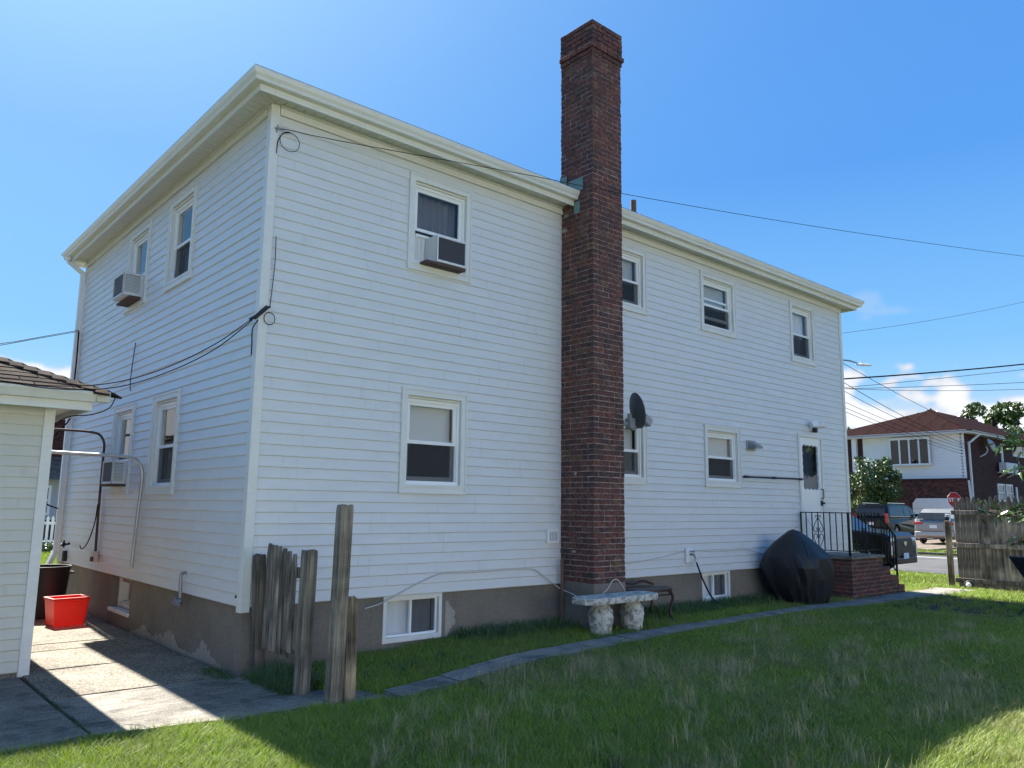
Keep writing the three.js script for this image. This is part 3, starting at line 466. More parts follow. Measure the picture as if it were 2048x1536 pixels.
// ------------------------------------------------------------------ window air conditioners
function airCon(label, fr, x0, x1, y0, h, depth, side) {
  const root = thing('window_air_conditioner', label, 'air conditioner', fr.pos, fr.ry);
  const y1 = y0 + h, w = x1 - x0, L = x0 + w * .26, R = x1 - .012;
  mesh('casing', [...(side ? [L, R - .012].flatMap(a => [bx(a, a + .012, y0, y1, -.08, .04), bx(a, a + .012, y0, y1, depth - .02, depth), bx(a, a + .012, y0, y0 + .04, .04, depth - .02), bx(a, a + .012, y1 - .03, y1, .04, depth - .02)]) : [bx(L, L + .012, y0, y1, -.08, depth), bx(R - .012, R, y0, y1, -.08, depth)]), bx(L + .012, R - .012, y1 - .012, y1, -.08, depth), bx(L + .012, R - .012, y0, y0 + .03, -.08, depth - .004)], M.ac, root);
  if (side) { // louvred flanks: slats with real gaps, the coil block inside
    for (const sx of [L + .001, R - .011]) for (let k = 0; k < 12; k++) { const y = y0 + .045 + k * (h - .08) / 12; const s = bx(-.005, .005, 0, .011, .04, depth - .02); s.translate(sx + .005, y, 0); mesh('louvre', s, M.ac, root); }
    mesh('coil', bx(L + .05, R - .05, y0 + .035, y1 - .02, -.06, depth - .03), M.greyMetal, root);
  }
  mesh('back_coil', bx(L + .02, R - .02, y0 + .035, y1 - .018, depth - .05, depth - .032), M.finMetal, root); { const fins = []; for (let x = L + .022; x < R - .022; x += .008) fins.push(bx(x, x + .0016, y0 + .035, y1 - .018, depth - .032, depth - .006)); mesh('back_grille', fins, M.finMetal, root).userData.kind = 'stuff'; }
  mesh('back_frame', ring(L, R, y0, y1, .02, depth - .006, depth + .004), M.ac, root);
  mesh('top_rail', bx(x0, x1, y1, y1 + .03, -.07, -.03), M.vinyl, root);
  // folded accordion filler
  for (const [a, b] of [[x0, L - .001], [R + .001, x1]]) { if (b - a < .03) continue; const q = [], n = 6, z = i => -.06 + (i % 2 ? .018 : 0), X = i => lerp(a, b, i / n); for (let i = 0; i < n; i++) q.push([[X(i), y0, z(i)], [X(i + 1), y0, z(i + 1)], [X(i + 1), y1, z(i + 1)], [X(i), y1, z(i)]]); mesh('accordion_panel', quads(q), M.ac, root); }
  mesh('support_board', bx(x0 + .03, x1 - .01, y0 - .03, y0 - .004, -.05, .16), M.rustyDark, root);
  return root;
}
const FR = { pos: [0, 0, 0], ry: 0 }, FL = { pos: [0, 0, -HW], ry: -Math.PI / 2 };
airCon('grey backed air conditioner in the upper window of the chimney side wall', FR, 1.79, 2.38, 4.265, .31, .17, false);
airCon('louvred air conditioner in the upper storey window facing the garage', FL, LW.A2[0] + .13, LW.A2[1] - .13, 4.27, .31, .25, true);
airCon('louvred air conditioner in the ground floor window facing the garage', FL, LW.B2[0] + .13, LW.B2[1] - .13, 1.77, .30, .17, true);

// ------------------------------------------------------------------ fittings on the walls
{
  const f = thing('floodlight', 'white twin floodlight with dark motion sensor above the side door', 'light', [10.55, 3.06, 0]);
  mesh('base', rbx(-.07, .07, -.08, .08, 0, .03, .01), M.white, f);
  for (const s of [-1, 1]) { const l = new THREE.CylinderGeometry(.065, .04, .14, 16); l.rotateX(Math.PI / 2 - .2); l.rotateY(s * .7); l.translate(s * .11, .02, .12); mesh('lamp_head', l, M.white, f); }
  mesh('sensor', [rbx(-.04, .04, -.12, -.03, .03, .11, .02)], M.black, f);
}
{
  const v = thing('vent_hood', 'grey metal exhaust hood on the siding left of the side door', 'vent', [8.52, 2.59, 0]);
  mesh('back_plate', bx(-.14, .12, -.09, .08, 0, .012), M.dishGrey, v);
  const hood = shapeGeo([[0, .06], [0, -.05], [.15, -.055], [.15, -.02]], [], .2); hood.rotateY(-Math.PI / 2); hood.translate(.1, 0, .012); mesh('hood', hood, M.greyMetal, v);
}
{
  const r = thing('curtain_rod', 'black metal rod fixed level across the siding beside the side door', 'rod', [0, 0, 0]);
  mesh('bar', rod([8.26, 2.065, .06], [9.99, 2.08, .06], .014), M.iron, r);
  for (const [x, y] of [[8.26, 2.065], [9.99, 2.08], [9.1, 2.072]]) { mesh('bracket', [rod([x, y, 0], [x, y, .06], .012), rod([x - .05, y, .06], [x + .05, y, .06], .02)], M.iron, r); }
}
{
  const v = thing('dryer_vent', 'small white louvred vent low on the wall beside the chimney', 'vent', [3.94, 1.19, 0]);
  mesh('frame', ring(-.10, .10, -.09, .08, .03, 0, .03), M.white, v); for (let i = 0; i < 5; i++) mesh('louvre', bx(-.068 + i * .028, -.055 + i * .028, -.058, .048, .004, .026), M.white, v); mesh('duct', bx(-.07, .07, -.06, .05, .0, .003), M.finMetal, v);
}
{
  const v = thing('hose_tap', 'brass garden tap in a white wall block above the black hose', 'tap', [6.75, .86, 0]);
  mesh('block', rbx(-.09, .07, -.11, .11, 0, .03, .01), M.white, v); mesh('spout', [rod([0, .02, .03], [0, .02, .1], .016), rod([0, .02, .1], [.02, -.05, .11], .014), rod([-.04, .06, .07], [.05, .06, .07], .012)], M.greyMetal, v);
}
{
  const h = thing('garden_hose', 'black garden hose hanging from the wall tap down to the grass', 'hose');
  mesh('hose', tube([[6.77, .80, .11], [6.80, .72, .12], [6.92, .46, .15], [7.08, .22, .2], [7.3, .13, .28], [7.5, .125, .24], [7.62, .125, .12], [7.4, .125, .08], [7.0, .125, .14], [6.6, .125, .2], [6.5, .125, .32], [6.8, .125, .36], [7.3, .125, .36]], .013, 80, 7), M.rubber, h);
  mesh('coupling', rod([6.768, .83, .11], [6.775, .77, .113], .019), M.chrome, h);
}
one('rusty_pipe', [rod([4.035, .06, .085], [4.035, .90, .085], .02, 10), rod([4.035, .06, .085], [4.035, .12, .085], .03, 10)], M.rust, 'thin rusty standpipe between the chimney and the siding', 'pipe');
one('cable', tube([[1.3, .50, .0], [1.5, .55, .02], [1.78, .66, .02], [2.2, .80, .02], [2.6, .80, .015], [3.4, .805, .015], [3.62, .79, .02], [3.85, .66, .04], [4.02, .55, .06], [4.075, .50, .2], [4.075, .455, .38], [4.1, .48, .58], [4.3, .56, .585], [4.42, .67, .585], [4.5, .665, .585], [4.6, .57, .585], [4.68, .5, .56]], .0065, 160, 6), M.cableWhite, 'white cable looping across the chimney base and lower siding', 'cable');
one('cable', [tube([[4.68, .80, .3], [4.72, .80, .012], [5.4, .80, .012], [6.1, .86, .012], [6.68, .93, .012]], .005, 50, 5), tube([[6.8, .93, .012], [7.5, .90, .012], [8.3, .90, .012], [8.8, .82, .012]], .005, 50, 5)], M.cableWhite, 'white cable running along the low siding from the wall tap', 'cable');
{
  const s = thing('satellite_dish', 'dark grey satellite dish on a short arm beside the chimney', 'satellite dish', [4.86, 2.62, .40]);
  const pts = []; for (let i = 0; i <= 10; i++) { const t = i / 10; pts.push(new THREE.Vector2(.27 * t, .075 * t * t)); } pts.push(new THREE.Vector2(.275, .07)); for (let i = 10; i >= 0; i--) { const t = i / 10; pts.push(new THREE.Vector2(.27 * t, .075 * t * t - .006)); }
  const d = new THREE.LatheGeometry(pts, 40); d.scale(1, 1, 1.14); d.rotateX(0); d.scale(.87, .87, .87); d.rotateZ(-Math.PI / 2 + .22); d.rotateY(-.53); d.translate(.02, .17, .14); mesh('reflector', d, M.dish, s);
  mesh('mount', [rod([-.16, -.02, .05], [.02, .02, .12], .022), bx(-.2, -.16, -.12, .1, .0, .1), rod([.0, .0, .1], [-.02, .14, .12], .03), rbx(-.05, .05, -.06, .08, .06, .16, .01)], M.dishGrey, s);
  mesh('feed_arm', [bar([.0, -.06, .13], [.36, .03, -.02 + .06], .03, .045)], M.dishGrey, s);
  const lnb = new RoundedBoxGeometry(.16, .12, .12, 2, .02); lnb.rotateZ(-.5); lnb.translate(.40, .09, .04); const lnb2 = new THREE.CylinderGeometry(.035, .05, .1, 12); lnb2.rotateZ(1.2); lnb2.translate(.33, .15, .04); mesh('receiver', [lnb, lnb2], M.dishGrey, s);
}
one('cable', tube([[4.67, 1.92, .2], [4.72, 1.86, .2], [4.78, 1.70, .22], [4.82, 1.60, .23]], .012, 12, 6), M.cable, 'short black cable end poking out past the chimney', 'cable');
// conduits between the garage and the house
one('conduit', tube([[-1.4, 2.50, -5.0], [-.9, 2.50, -5.0], [-.22, 2.50, -5.0], [-.10, 2.47, -4.99], [-.035, 2.36, -4.98], [-.03, 2.2, -4.98], [-.03, 1.6, -4.97], [-.03, 1.1, -4.95], [-.03, .84, -4.93]], .017, 60, 8), M.rustyDark, 'dark rusty conduit bending from the garage down the house wall', 'conduit');
one('conduit', tube([[-1.4, 2.10, -3.12], [-.8, 2.09, -3.12], [-.25, 2.08, -3.12], [-.12, 2.05, -3.12], [-.05, 1.96, -3.13], [-.03, 1.85, -3.13], [-.03, 1.4, -3.18], [-.03, .74, -3.25]], .021, 60, 8), M.conduit, 'pale metal conduit bending from the garage down the house wall', 'conduit');
{ const b = thing('outlet_box', 'tan outdoor socket box at the foot of the rusty conduit', 'socket box', [0, 0, 0]); mesh('box', rbx(-.07, 0, .72, .86, -5.0, -4.88, .008), M.cream, b); mesh('cover_flap', bx(-.10, -.072, .73, .79, -4.9, -4.83), M.rustyDark, b); }
one('cable', tube([[-.05, 1.5, -4.95], [-.06, 1.25, -4.98], [-.07, .98, -5.2], [-.05, .86, -5.6], [-.03, .90, -5.8]], .008, 30, 5), M.cable, 'loose black lead hanging beside the outdoor socket box', 'cable');
{ const b = thing('junction_block', 'small dark block low on the far end of the side wall', 'box', [0, 0, 0]); mesh('block', [rbx(-.05, 0, .62, .78, -6.75, -6.65, .008)], M.black, b); mesh('tap', [rod([-.02, .9, -6.45], [-.14, .88, -6.45], .02), rod([-.1, .84, -6.45], [-.1, .95, -6.45], .014)], M.iron, b); }
{
  const v = thing('gas_riser', 'weathered pipe riser with corroded valve low on the side wall', 'valve');
  mesh('riser', [rod([-.05, .56, -1.44], [-.05, .80, -1.46], .018, 8), rod([-.05, .80, -1.46], [0, .815, -1.47], .018, 8)], M.greyMetal, v);
  const k = []; const r = rng(4); for (let i = 0; i < 7; i++) { const s = new THREE.IcosahedronGeometry(.022 + .02 * r(), 1); s.translate(-.06 - .03 * r(), .52 + .05 * (r() - .5), -1.44 + .16 * (r() - .5)); k.push(s); } mesh('valve', k, M.finMetal, v);
}
one('screw_hole', new THREE.SphereGeometry(.014, 10, 8).translate(-.004, .69, -.11), M.black, 'small black plug in the siding by the house corner', 'plug');
// cables: service drop along the eaves, corner bundle, runs to the garage and off to the street
one('cable', tube([[.06, 5.27, .03], [.45, 5.29, .08], [1.5, 5.38, .24], [3.0, 5.52, .46], [4.45, 5.63, .68], [8, 5.98, 1.2], [14, 6.65, 2.15], [24, 7.9, 3.7], [40, 9.6, 6.2]], .0042, 120, 5), M.cable, 'thin black service wire rising from the house corner past the chimney', 'cable');
{
  const c = thing('cable_coil', 'loop of black cable hooked under the eaves at the house corner', 'cable');
  const pts = []; for (let i = 0; i <= 18; i++) { const a = i / 18 * 6.283; pts.push([.19 + .105 * Math.cos(a), 5.16 + .10 * Math.sin(a), .03]); } mesh('loop', tube(pts, .0035, 60, 5), M.cable, c); mesh('tail', tube([[.2, 5.26, .03], [.12, 5.23, .03], [.07, 5.14, .025], [.06, 5.0, .024]], .005, 20, 5), M.cable, c); mesh('clamp', [rod([.03, 5.26, .02], [.13, 5.275, .035], .012), rod([.06, 5.3, .02], [.05, 5.22, .02], .008)], M.greyMetal, c);
}
{
  const c = thing('cable_bundle', 'black cable splice with a loop strapped to the house corner', 'cable');
  mesh('splice', [rod([-.06, 3.29, .03], [.06, 3.42, .035], .02), rod([-.1, 3.27, .02], [-.02, 3.33, .03], .016), rod([.02, 3.38, .03], [.09, 3.43, .03], .011)], M.black, c);
  const pts = []; for (let i = 0; i <= 16; i++) { const a = i / 16 * 6.283; pts.push([.09 + .055 * Math.cos(a), 3.31 + .06 * Math.sin(a), .03]); } mesh('loop', tube(pts, .0042, 40, 5), M.cable, c);
  mesh('lead', tube([[.085, 3.42, .03], [.10, 3.6, .024], [.115, 3.9, .022], [.11, 4.15, .022]], .004, 20, 5), M.cable, c); mesh('lead', tube([[-.02, 3.28, .02], [-.045, 3.2, -.03], [-.03, 3.05, -.06], [-.03, 2.95, -.06]], .006, 16, 5), M.cable, c);
}
for (const [dy, zz, label] of [[0, 0, 'upper black cable sagging from the house corner over the garage gutter'], [-.05, .05, 'lower black cable sagging from the house corner over the garage gutter']]) one('cable', tube([[-.08, 3.28 + dy * .3, .03], [-.35, 3.02 + dy, -.15], [-.7, 2.78 + dy, -.5], [-1.05, 2.64 + dy, -.78 + zz], [-1.5, 2.565 + dy * .5, -.81], [-2.0, 2.565, -.81], [-3.2, 2.565, -.81]], .005, 60, 6), M.cable, label, 'cable');
one('cable', tube([[-1.0, 2.55, -.85], [-.98, 2.53, -.9], [-1.0, 2.43, -.98], [-1.12, 2.36, -1.05], [-1.3, 2.33, -1.12], [-1.38, 2.28, -1.2]], .005, 30, 6), M.cable, 'black cable drooping round the end of the garage gutter', 'cable');
one('cable', [tube([[-.04, 4.33, -7.12], [-.6, 4.1, -6.9], [-1.2, 3.88, -6.8], [-3, 3.5, -6.4], [-6, 3.1, -6]], .005, 30, 5), tube([[-.04, 4.31, -7.12], [-.7, 4.0, -6.5], [-1.45, 3.66, -5.9], [-3.2, 3.0, -4.6]], .005, 30, 5)], M.cable, 'pair of black wires strung from the far corner of the side wall', 'cable');
one('cable', tube([[-.02, 3.0, -3.98], [-.025, 3.1, -4.0], [-.02, 3.4, -3.99], [-.02, 3.65, -3.93]], .006, 16, 5), M.cable, 'short black lead above the ground floor air conditioner window', 'cable');
one('cable', tube([[-.05, 4.3, -7.1], [-.045, 3.9, -7.08], [-.05, 3.3, -7.06], [-.045, 2.9, -7.05], [-.3, 2.5, -7.0], [-.5, 2.0, -6.9], [-.3, 1.5, -6.95], [-.12, 1.42, -6.98]], .012, 50, 5), M.cable, 'black cable drooping down the far corner of the side wall', 'cable');

// ------------------------------------------------------------------ gate remains and posts
const post = (label, x, z, w, d, h, y0, m, lean = [0, 0], name = 'wooden_post') => { const t = thing(name, label, 'post', [x, y0, z]); let g = new THREE.BoxGeometry(w, h + .2, d, 5, 26, 5); g.deleteAttribute('normal'); g.deleteAttribute('uv'); g = mergeVertices(g, 1e-5); g.translate(0, h / 2 - .1, 0); { const q = g.attributes.position, s = Math.round(x * 1000 + z * 77); for (let i = 0; i < q.count; i++) { const X = q.getX(i), Y = q.getY(i), Z = q.getZ(i), top = ss(h - .06, h, Y), ed = Math.abs(X) > w * .45 && Math.abs(Z) > d * .45 ? .93 : 1, gr = 1 - .035 * vnoise(X * 90 + 40, Z * 90 + 40, 97, 97, s) - .03 * vnoise(Y * 5, (X + Z) * 20 + 9, 97, 97, s + 1); q.setXYZ(i, X * ed * gr * (1 - .04 * top), Y - top * .03 * vnoise(X * 60 + 20, Z * 60 + 20, 97, 97, s + 2), Z * ed * gr * (1 - .04 * top)); } } g = toCreasedNormals(g, .55); metric(g, .9, x * 3, z * 2); const p = g.attributes.position; for (let i = 0; i < p.count; i++) { const k = p.getY(i); p.setX(i, p.getX(i) + lean[0] * k); p.setZ(i, p.getZ(i) + lean[1] * k); } mesh('timber', g, m, t); return t; };
post('weathered gate post standing tight against the house corner', .165, .08, .105, .10, 1.07, .02, M.woodDark, [-.05, 0]);
post('weathered gate post at the free end of the broken gate', .165, .93, .115, .11, 1.15, .02, M.wood, [.012, 0]);
post('tall grey fence post standing apart on the lawn edge', .205, 1.39, .115, .11, 1.53, .02, M.wood, [.02, 0]);
post('short brown post stub beside the tall grey post', .325, 1.40, .10, .10, .80, .02, M.woodWarm, [-.01, 0]);
{
  const g = thing('picket_gate', 'broken weathered wooden picket gate leaning between two posts', 'gate', [.165, .05, .14]);
  const r = rng(3), pk = (z, w, h, y0, lean) => { const pts = [[-w / 2, y0], [w / 2, y0], [w / 2, h - .09], [w * .22, h], [-w * .22, h], [-w / 2, h - .09]]; const s = shapeGeo(pts, [], .02, .002); s.rotateY(Math.PI / 2); s.translate(-.01, 0, 0); s.rotateX(lean); s.translate(.03 * 0, 0, z); mesh('picket', metric(s, .9, r(), r()), r() < .4 ? M.wood : M.woodDark, g); };
  [[.035, .066, 1.13, .2, .01], [.105, .066, 1.12, .22, 0], [.175, .066, 1.12, .21, -.006], [.25, .066, 1.115, .21, .004], [.34, .075, 1.10, .2, .012], [.43, .06, 1.08, .25, .015], [.53, .055, 1.06, .24, .02]].forEach(a => pk(...a));
  mesh('rail', rbx(.012, .05, .86, .95, .0, .72, .006, .9), M.woodDark, g); const d = bar([.03, .33, .02], [.03, .17, .70], .035, .08); mesh('rail', metric(d, .9), M.woodDark, g);
}
// ------------------------------------------------------------------ bins
{
  const b = thing('recycling_bin', 'bright red plastic recycling tub on the concrete by the side wall', 'bin', [-.47, .004, -4.26], .12); b.scale.setScalar(.86);
  const W0 = .205, W1 = .245, D0 = .16, D1 = .195, H = .38, t = .006;
  const wall = (s) => { const a = [[-W0, 0, D0], [W0, 0, D0], [W0, 0, -D0], [-W0, 0, -D0]], c = [[-W1, H, D1], [W1, H, D1], [W1, H, -D1], [-W1, H, -D1]], q = []; for (let i = 0; i < 4; i++) { const k = (i + 1) % 4; q.push([a[i], a[k], c[k], c[i]]); } q.push([a[3], a[2], a[1], a[0]]); return quads(q); };
  mesh('tub', wall(), M.red, b);
  const rimP = []; for (const [x, z] of [[-W1, D1], [W1, D1], [W1, -D1], [-W1, -D1]]) rimP.push([x, z]); mesh('rim', [bar([-W1 - .01, H, D1], [W1 + .01, H, D1], .03, .026), bar([-W1 - .01, H, -D1], [W1 + .01, H, -D1], .03, .026), bar([-W1, H, -D1], [-W1, H, D1], .03, .024), bar([W1, H, -D1], [W1, H, D1], .03, .024)], M.red, b);
  mesh('handle_slot', ring(-.09, .12, H - .085, H - .035, .008, D1 - .014, D1 + .004), M.red, b);
}
function binThing(label, x, z, h, ry) {
  const b = thing('trash_can', label, 'trash can', [x, 0, z], ry, undefined);
  const g = new THREE.CylinderGeometry(.29, .235, h, 20, 1, true); g.translate(0, h / 2, 0); mesh('drum', g, M.black, b);
  const base = new THREE.CircleGeometry(.235, 20); base.rotateX(-Math.PI / 2); base.translate(0, .02, 0); mesh('base', base, M.black, b);
  const rim = new THREE.TorusGeometry(.292, .014, 6, 28); rim.rotateX(Math.PI / 2); rim.translate(0, h, 0); mesh('rim', rim, M.black, b);
  for (const s of [-1, 1]) mesh('handle', tube([[s * .28, h - .1, -.07], [s * .35, h - .09, -.06], [s * .35, h - .09, .06], [s * .28, h - .1, .07]], .013, 14, 6), M.black, b); return b;
}
binThing('black plastic trash can standing behind the red tub', -.56, -5.15, .66, .3);
binThing('black trash can at the far corner of the house by the downspout', -.62, -7.75, .82, 1.1);

// ------------------------------------------------------------------ bench, table, covered grill
{
  const b = thing('stone_bench', 'weathered white cast stone bench on carved pedestals by the chimney', 'bench', [4.23, groundY(4.2, .8) - .02, .80], -.02);
  const s = shapeGeo([[-.62, -.10], [-.52, -.175], [.52, -.175], [.62, -.10], [.62, .10], [.52, .175], [-.52, .175], [-.62, .10]], [], .05, .012); s.rotateX(-Math.PI / 2); s.translate(0, .385, 0); mesh('seat', metric(s, .5), M.stone, b);
  const r = rng(41);
  for (const x of [-.27, .27]) {
    const pr = [[.0, 0], [.10, 0], [.125, .02], [.13, .07], [.145, .15], [.15, .22], [.14, .29], [.115, .34], [.09, .36], [.095, .372], [0, .372]].map(p => new THREE.Vector2(...p));
    let g = new THREE.LatheGeometry(pr, 36); g.scale(.85, 1, 1.0); const p = g.attributes.position;
    for (let i = 0; i < p.count; i++) { const X = p.getX(i), Y = p.getY(i), Z = p.getZ(i), a = Math.atan2(Z, X), k = 1 + .07 * Math.sin(a * 9 + Y * 42) * ss(.01, .05, Y) * ss(.37, .3, Y) + .04 * Math.sin(a * 4 - Y * 70); p.setX(i, X * k); p.setZ(i, Z * k); }
    g.computeVertexNormals(); g.translate(x, .0, 0); mesh('pedestal', metric(g, .5, r(), r()), M.stone, b);
  }
}
{
  const t = thing('coffee_table', 'dark red carved wooden table standing behind the stone bench', 'table', [5.32, groundY(5.3, .35) - .01, .36]);
  const pts = []; for (let i = 0; i < 40; i++) { const a = i / 40 * 6.283, k = 1 + .06 * Math.cos(a * 8); pts.push([.42 * k * Math.cos(a), .24 * k * Math.sin(a)]); }
  const s = shapeGeo(pts, [], .022, .006); s.rotateX(-Math.PI / 2); s.translate(0, .39, 0); const dm = S(C(.045, .018, .016), .5); mesh('top', s, dm, t);
  mesh('apron', ring(-.3, .3, .32, .39, .02, .15, .17), dm, t); mesh('crest', tube([[-.4, .42, -.2], [-.2, .47, -.22], [0, .45, -.23], [.2, .48, -.22], [.4, .43, -.2]], .018, 30, 6), dm, t);
  for (const [x, z] of [[-.3, .16], [.3, .16], [-.3, -.16], [.3, -.16]]) mesh('leg', tube([[x, .385, z], [x * 1.12, .3, z * 1.1], [x * 1.05, .18, z], [x * .98, .08, z * .98], [x * 1.15, 0, z * 1.12]], .02, 16, 6), dm, t);
}
{
  const g = thing('grill_cover', 'bulky black fabric cover draped over a grill by the steps', 'grill cover', [8.86, groundY(8.9, .5) - .02, .53], 0);
  // rounded drape: a superellipse plan whose size follows height, a raised lid ridge, hanging folds
  const lev = [[0, .32, .34], [.05, .36, .38], [.22, .40, .44], [.40, .44, .49], [.58, .455, .50], [.72, .43, .47], [.80, .385, .43], [.95, .25, .30], [1.06, .14, .17], [1.13, .055, .08], [1.15, .012, .02]], N = 84, q = [], pt = (l, i) => {
    const [y, a, b] = lev[l], t = i / N * 6.28318, c = Math.cos(t), s = Math.sin(t), e = .60, pl = Math.abs(((t * 5.5 / 3.14159 + .8 * Math.sin(y * 4)) % 1 + 1) % 1 - .5) * 2, f = 1 + .075 * (pl - .5) * ss(1.1, .5, y) + .03 * Math.sin(t * 17 + 1 - y * 6) * ss(.6, .0, y) + .018 * Math.sin(y * 23 + t * 3);
    return [Math.sign(c) * Math.pow(Math.abs(c), e) * a * f - .10 * (y - .5), y + .02 * Math.sin(t * 3) * ss(.1, 0, y), Math.sign(s) * Math.pow(Math.abs(s), e) * b * f + .02 * Math.sin(t * 2)];
  };
  for (let l = 0; l < lev.length - 1; l++) for (let i = 0; i < N; i++) q.push([pt(l, i), pt(l, i + 1), pt(l + 1, i + 1), pt(l + 1, i)]);
  let gg = quads(q); gg.deleteAttribute('normal'); gg.deleteAttribute('uv'); gg = toCreasedNormals(mergeVertices(gg, 1e-4), .32); mesh('cover', metric(gg), M.cover, g);
  mesh('seam', tube([[-.34, .76, .40], [-.19, .97, .24], [-.075, 1.13, .05], [-.06, 1.155, .0], [.06, 1.06, -.1]], .007, 24, 5), M.cover, g);
  for (const [x, z] of [[-.2, .2], [.2, .2], [-.2, -.2], [.2, -.2]]) mesh('leg', bx(x - .015, x + .015, 0, .06, z - .015, z + .015), M.iron, g);
}
{ const d = thing('downspout_extension', 'white plastic downspout spout standing between the grill cover and brick steps', 'downspout', [9.62, .08, .62]); const s = shapeGeo([[-.09, 0], [.05, 0], [.055, .34], [-.005, .34]], [], .07, .006); s.translate(0, 0, -.035); mesh('spout', s, M.white, d); mesh('collar', rbx(-.012, .064, .335, .375, -.045, .045, .006), M.white, d); }

// ------------------------------------------------------------------ brick porch and railing
{
  const p = thing('porch_steps', 'dark brick porch with concrete landing and steps below the side door', 'porch');
  const g0 = .08, LX = 9.93, LE = 11.10, ZF = .92, TOP = .75, run = .275, rise = (TOP - g0) / 4, r = rng(88), CO = .0677, j = .01, steps = [[LX, LE, TOP]]; for (let k = 1; k < 4; k++) steps.push([LE + (k - 1) * run, LE + k * run, TOP - k * rise]);
  mesh('core', steps.map(([a, b, y]) => bx(a + .012, b - (b === LE ? 0 : .012), -.1, y - .012, .004, ZF - .012)), M.mortar, p);
  mesh('landing_slab', rbx(LX - .03, LE + .02, TOP - .005, TOP + .045, .025, ZF + .03, .008, 1.3), M.path, p);
  const cache = new Map(), bg = (w, d) => { const k = w.toFixed(2) + d.toFixed(2); if (!cache.has(k)) cache.set(k, metric(new RoundedBoxGeometry(w, CO - j, d, 1, .003), .35)); return cache.get(k); };
  const put = (x, y, z, w, d) => { const o = mesh('brick', bg(w, d), brickMats[(r() * 6) | 0], p); o.position.set(x + (r() - .5) * .003, y, z + (r() - .5) * .003); };
  let i = 0;
  for (let y = g0 - .06; y < TOP - CO * .6; y += CO, i++) {
    const cy = y + CO / 2, end = steps.filter(s => s[2] > y + CO * .7).reduce((m, s) => Math.max(m, s[1]), LX); let x = LX + (i % 2 ? .0 : .1035), first = true;
    while (x < end - .03) { const L = Math.min(.1935, end - x); put(x + L / 2, cy, ZF - .046, L, .092); x += L + j; }
    let z = ZF - (i % 2 ? .1035 : 0); while (z > .03) { const L = Math.min(.1935, z - .01); if (L > .03) put(LX + .046, cy, z - L / 2, .092, L); z -= L + j; }
    const s = steps.filter(q => q[2] > y + CO * .7).pop(); if (s && i % 1 === 0) { let zz = .02; while (zz < ZF - .12) { put(end - .046, cy, zz + .097, .092, .1935); zz += .2035; } }
  }
  for (const [a, b, y] of steps.slice(1)) { let z = .03; while (z < ZF - .05) { put((a + b) / 2, y - .03, z + .045, b - a - .02, .09); z += .1; } }
}
{
  const rl = thing('porch_railing', 'black wrought iron railing with scrolls round the porch landing', 'railing');
  const X = 9.965, Z = .885, T0 = 1.505, B0 = .875, X2 = 11.07, X3 = 11.72, T3 = 1.10, Y3 = .23;
  mesh('top_rail', [bar([X, T0, .03], [X, T0, Z + .012], .032, .016), bar([X, T0, Z], [X2, T0, Z], .032, .016), bar([X2, T0, Z], [X3, T3, Z], .032, .016)], M.iron, rl);
  mesh('bottom_rail', [bar([X, B0, .03], [X, B0, Z], .02, .014), bar([X, B0, Z], [X2, B0, Z], .02, .014), bar([X2, B0, Z], [X3, .47, Z], .02, .014)], M.iron, rl);
  mesh('post', bx(X - .016, X + .016, .78, T0 + .01, Z - .016, Z + .016), M.iron, rl); mesh('post', bx(X3 - .014, X3 + .014, Y3, T3, Z - .014, Z + .014), M.iron, rl); mesh('post', bx(X - .012, X + .012, .79, T0, .03, .05), M.iron, rl);
  const spiral = (cx, cy, r0, sx, sy) => { const o = []; for (let i = 0; i <= 14; i++) { const a = i / 14 * 4.6, rr = r0 * (1 - i / 20); o.push([cx + sx * rr * Math.cos(a), cy + sy * rr * Math.sin(a)]); } return o; };
  const scroll = (f) => { const o = []; for (const s of [-1, 1]) { o.push(tube([[0, .60], [s * .05, .50], [s * .085, .40], [s * .075, .34], [s * .035, .33], [s * .02, .38], [s * .04, .41]].map(f), .0065, 30, 5)); o.push(tube([[0, .02], [s * .05, .12], [s * .085, .22], [s * .075, .28], [s * .035, .29], [s * .02, .24], [s * .04, .21]].map(f), .0065, 30, 5)); o.push(tube([[0, .585], [s * .02, .63], [s * .045, .635], [s * .045, .60], [s * .028, .60]].map(f), .0055, 16, 5)); } return o; };
  for (let i = 1; i < 8; i++) { const z = .03 + i * (Z - .03) / 8; mesh('baluster', bx(X - .007, X + .007, B0, T0, z - .007, z + .007), M.iron, rl); }
  mesh('scroll', scroll(([a, b]) => V(X, B0 + .0 + b * .92, .03 + 3 * (Z - .03) / 8 + a)), M.iron, rl);
  for (let i = 1; i < 9; i++) { const x = lerp(X, X2, i / 9); mesh('baluster', bx(x - .007, x + .007, B0, T0, Z - .007, Z + .007), M.iron, rl); }
  mesh('scroll', scroll(([a, b]) => V(lerp(X, X2, 4.5 / 9) + a, B0 + b * .92, Z)), M.iron, rl);
  for (let i = 1; i < 6; i++) { const t = i / 6, x = lerp(X2, X3, t); mesh('baluster', bx(x - .007, x + .007, lerp(B0, .47, t), lerp(T0, T3, t), Z - .007, Z + .007), M.iron, rl); }
}

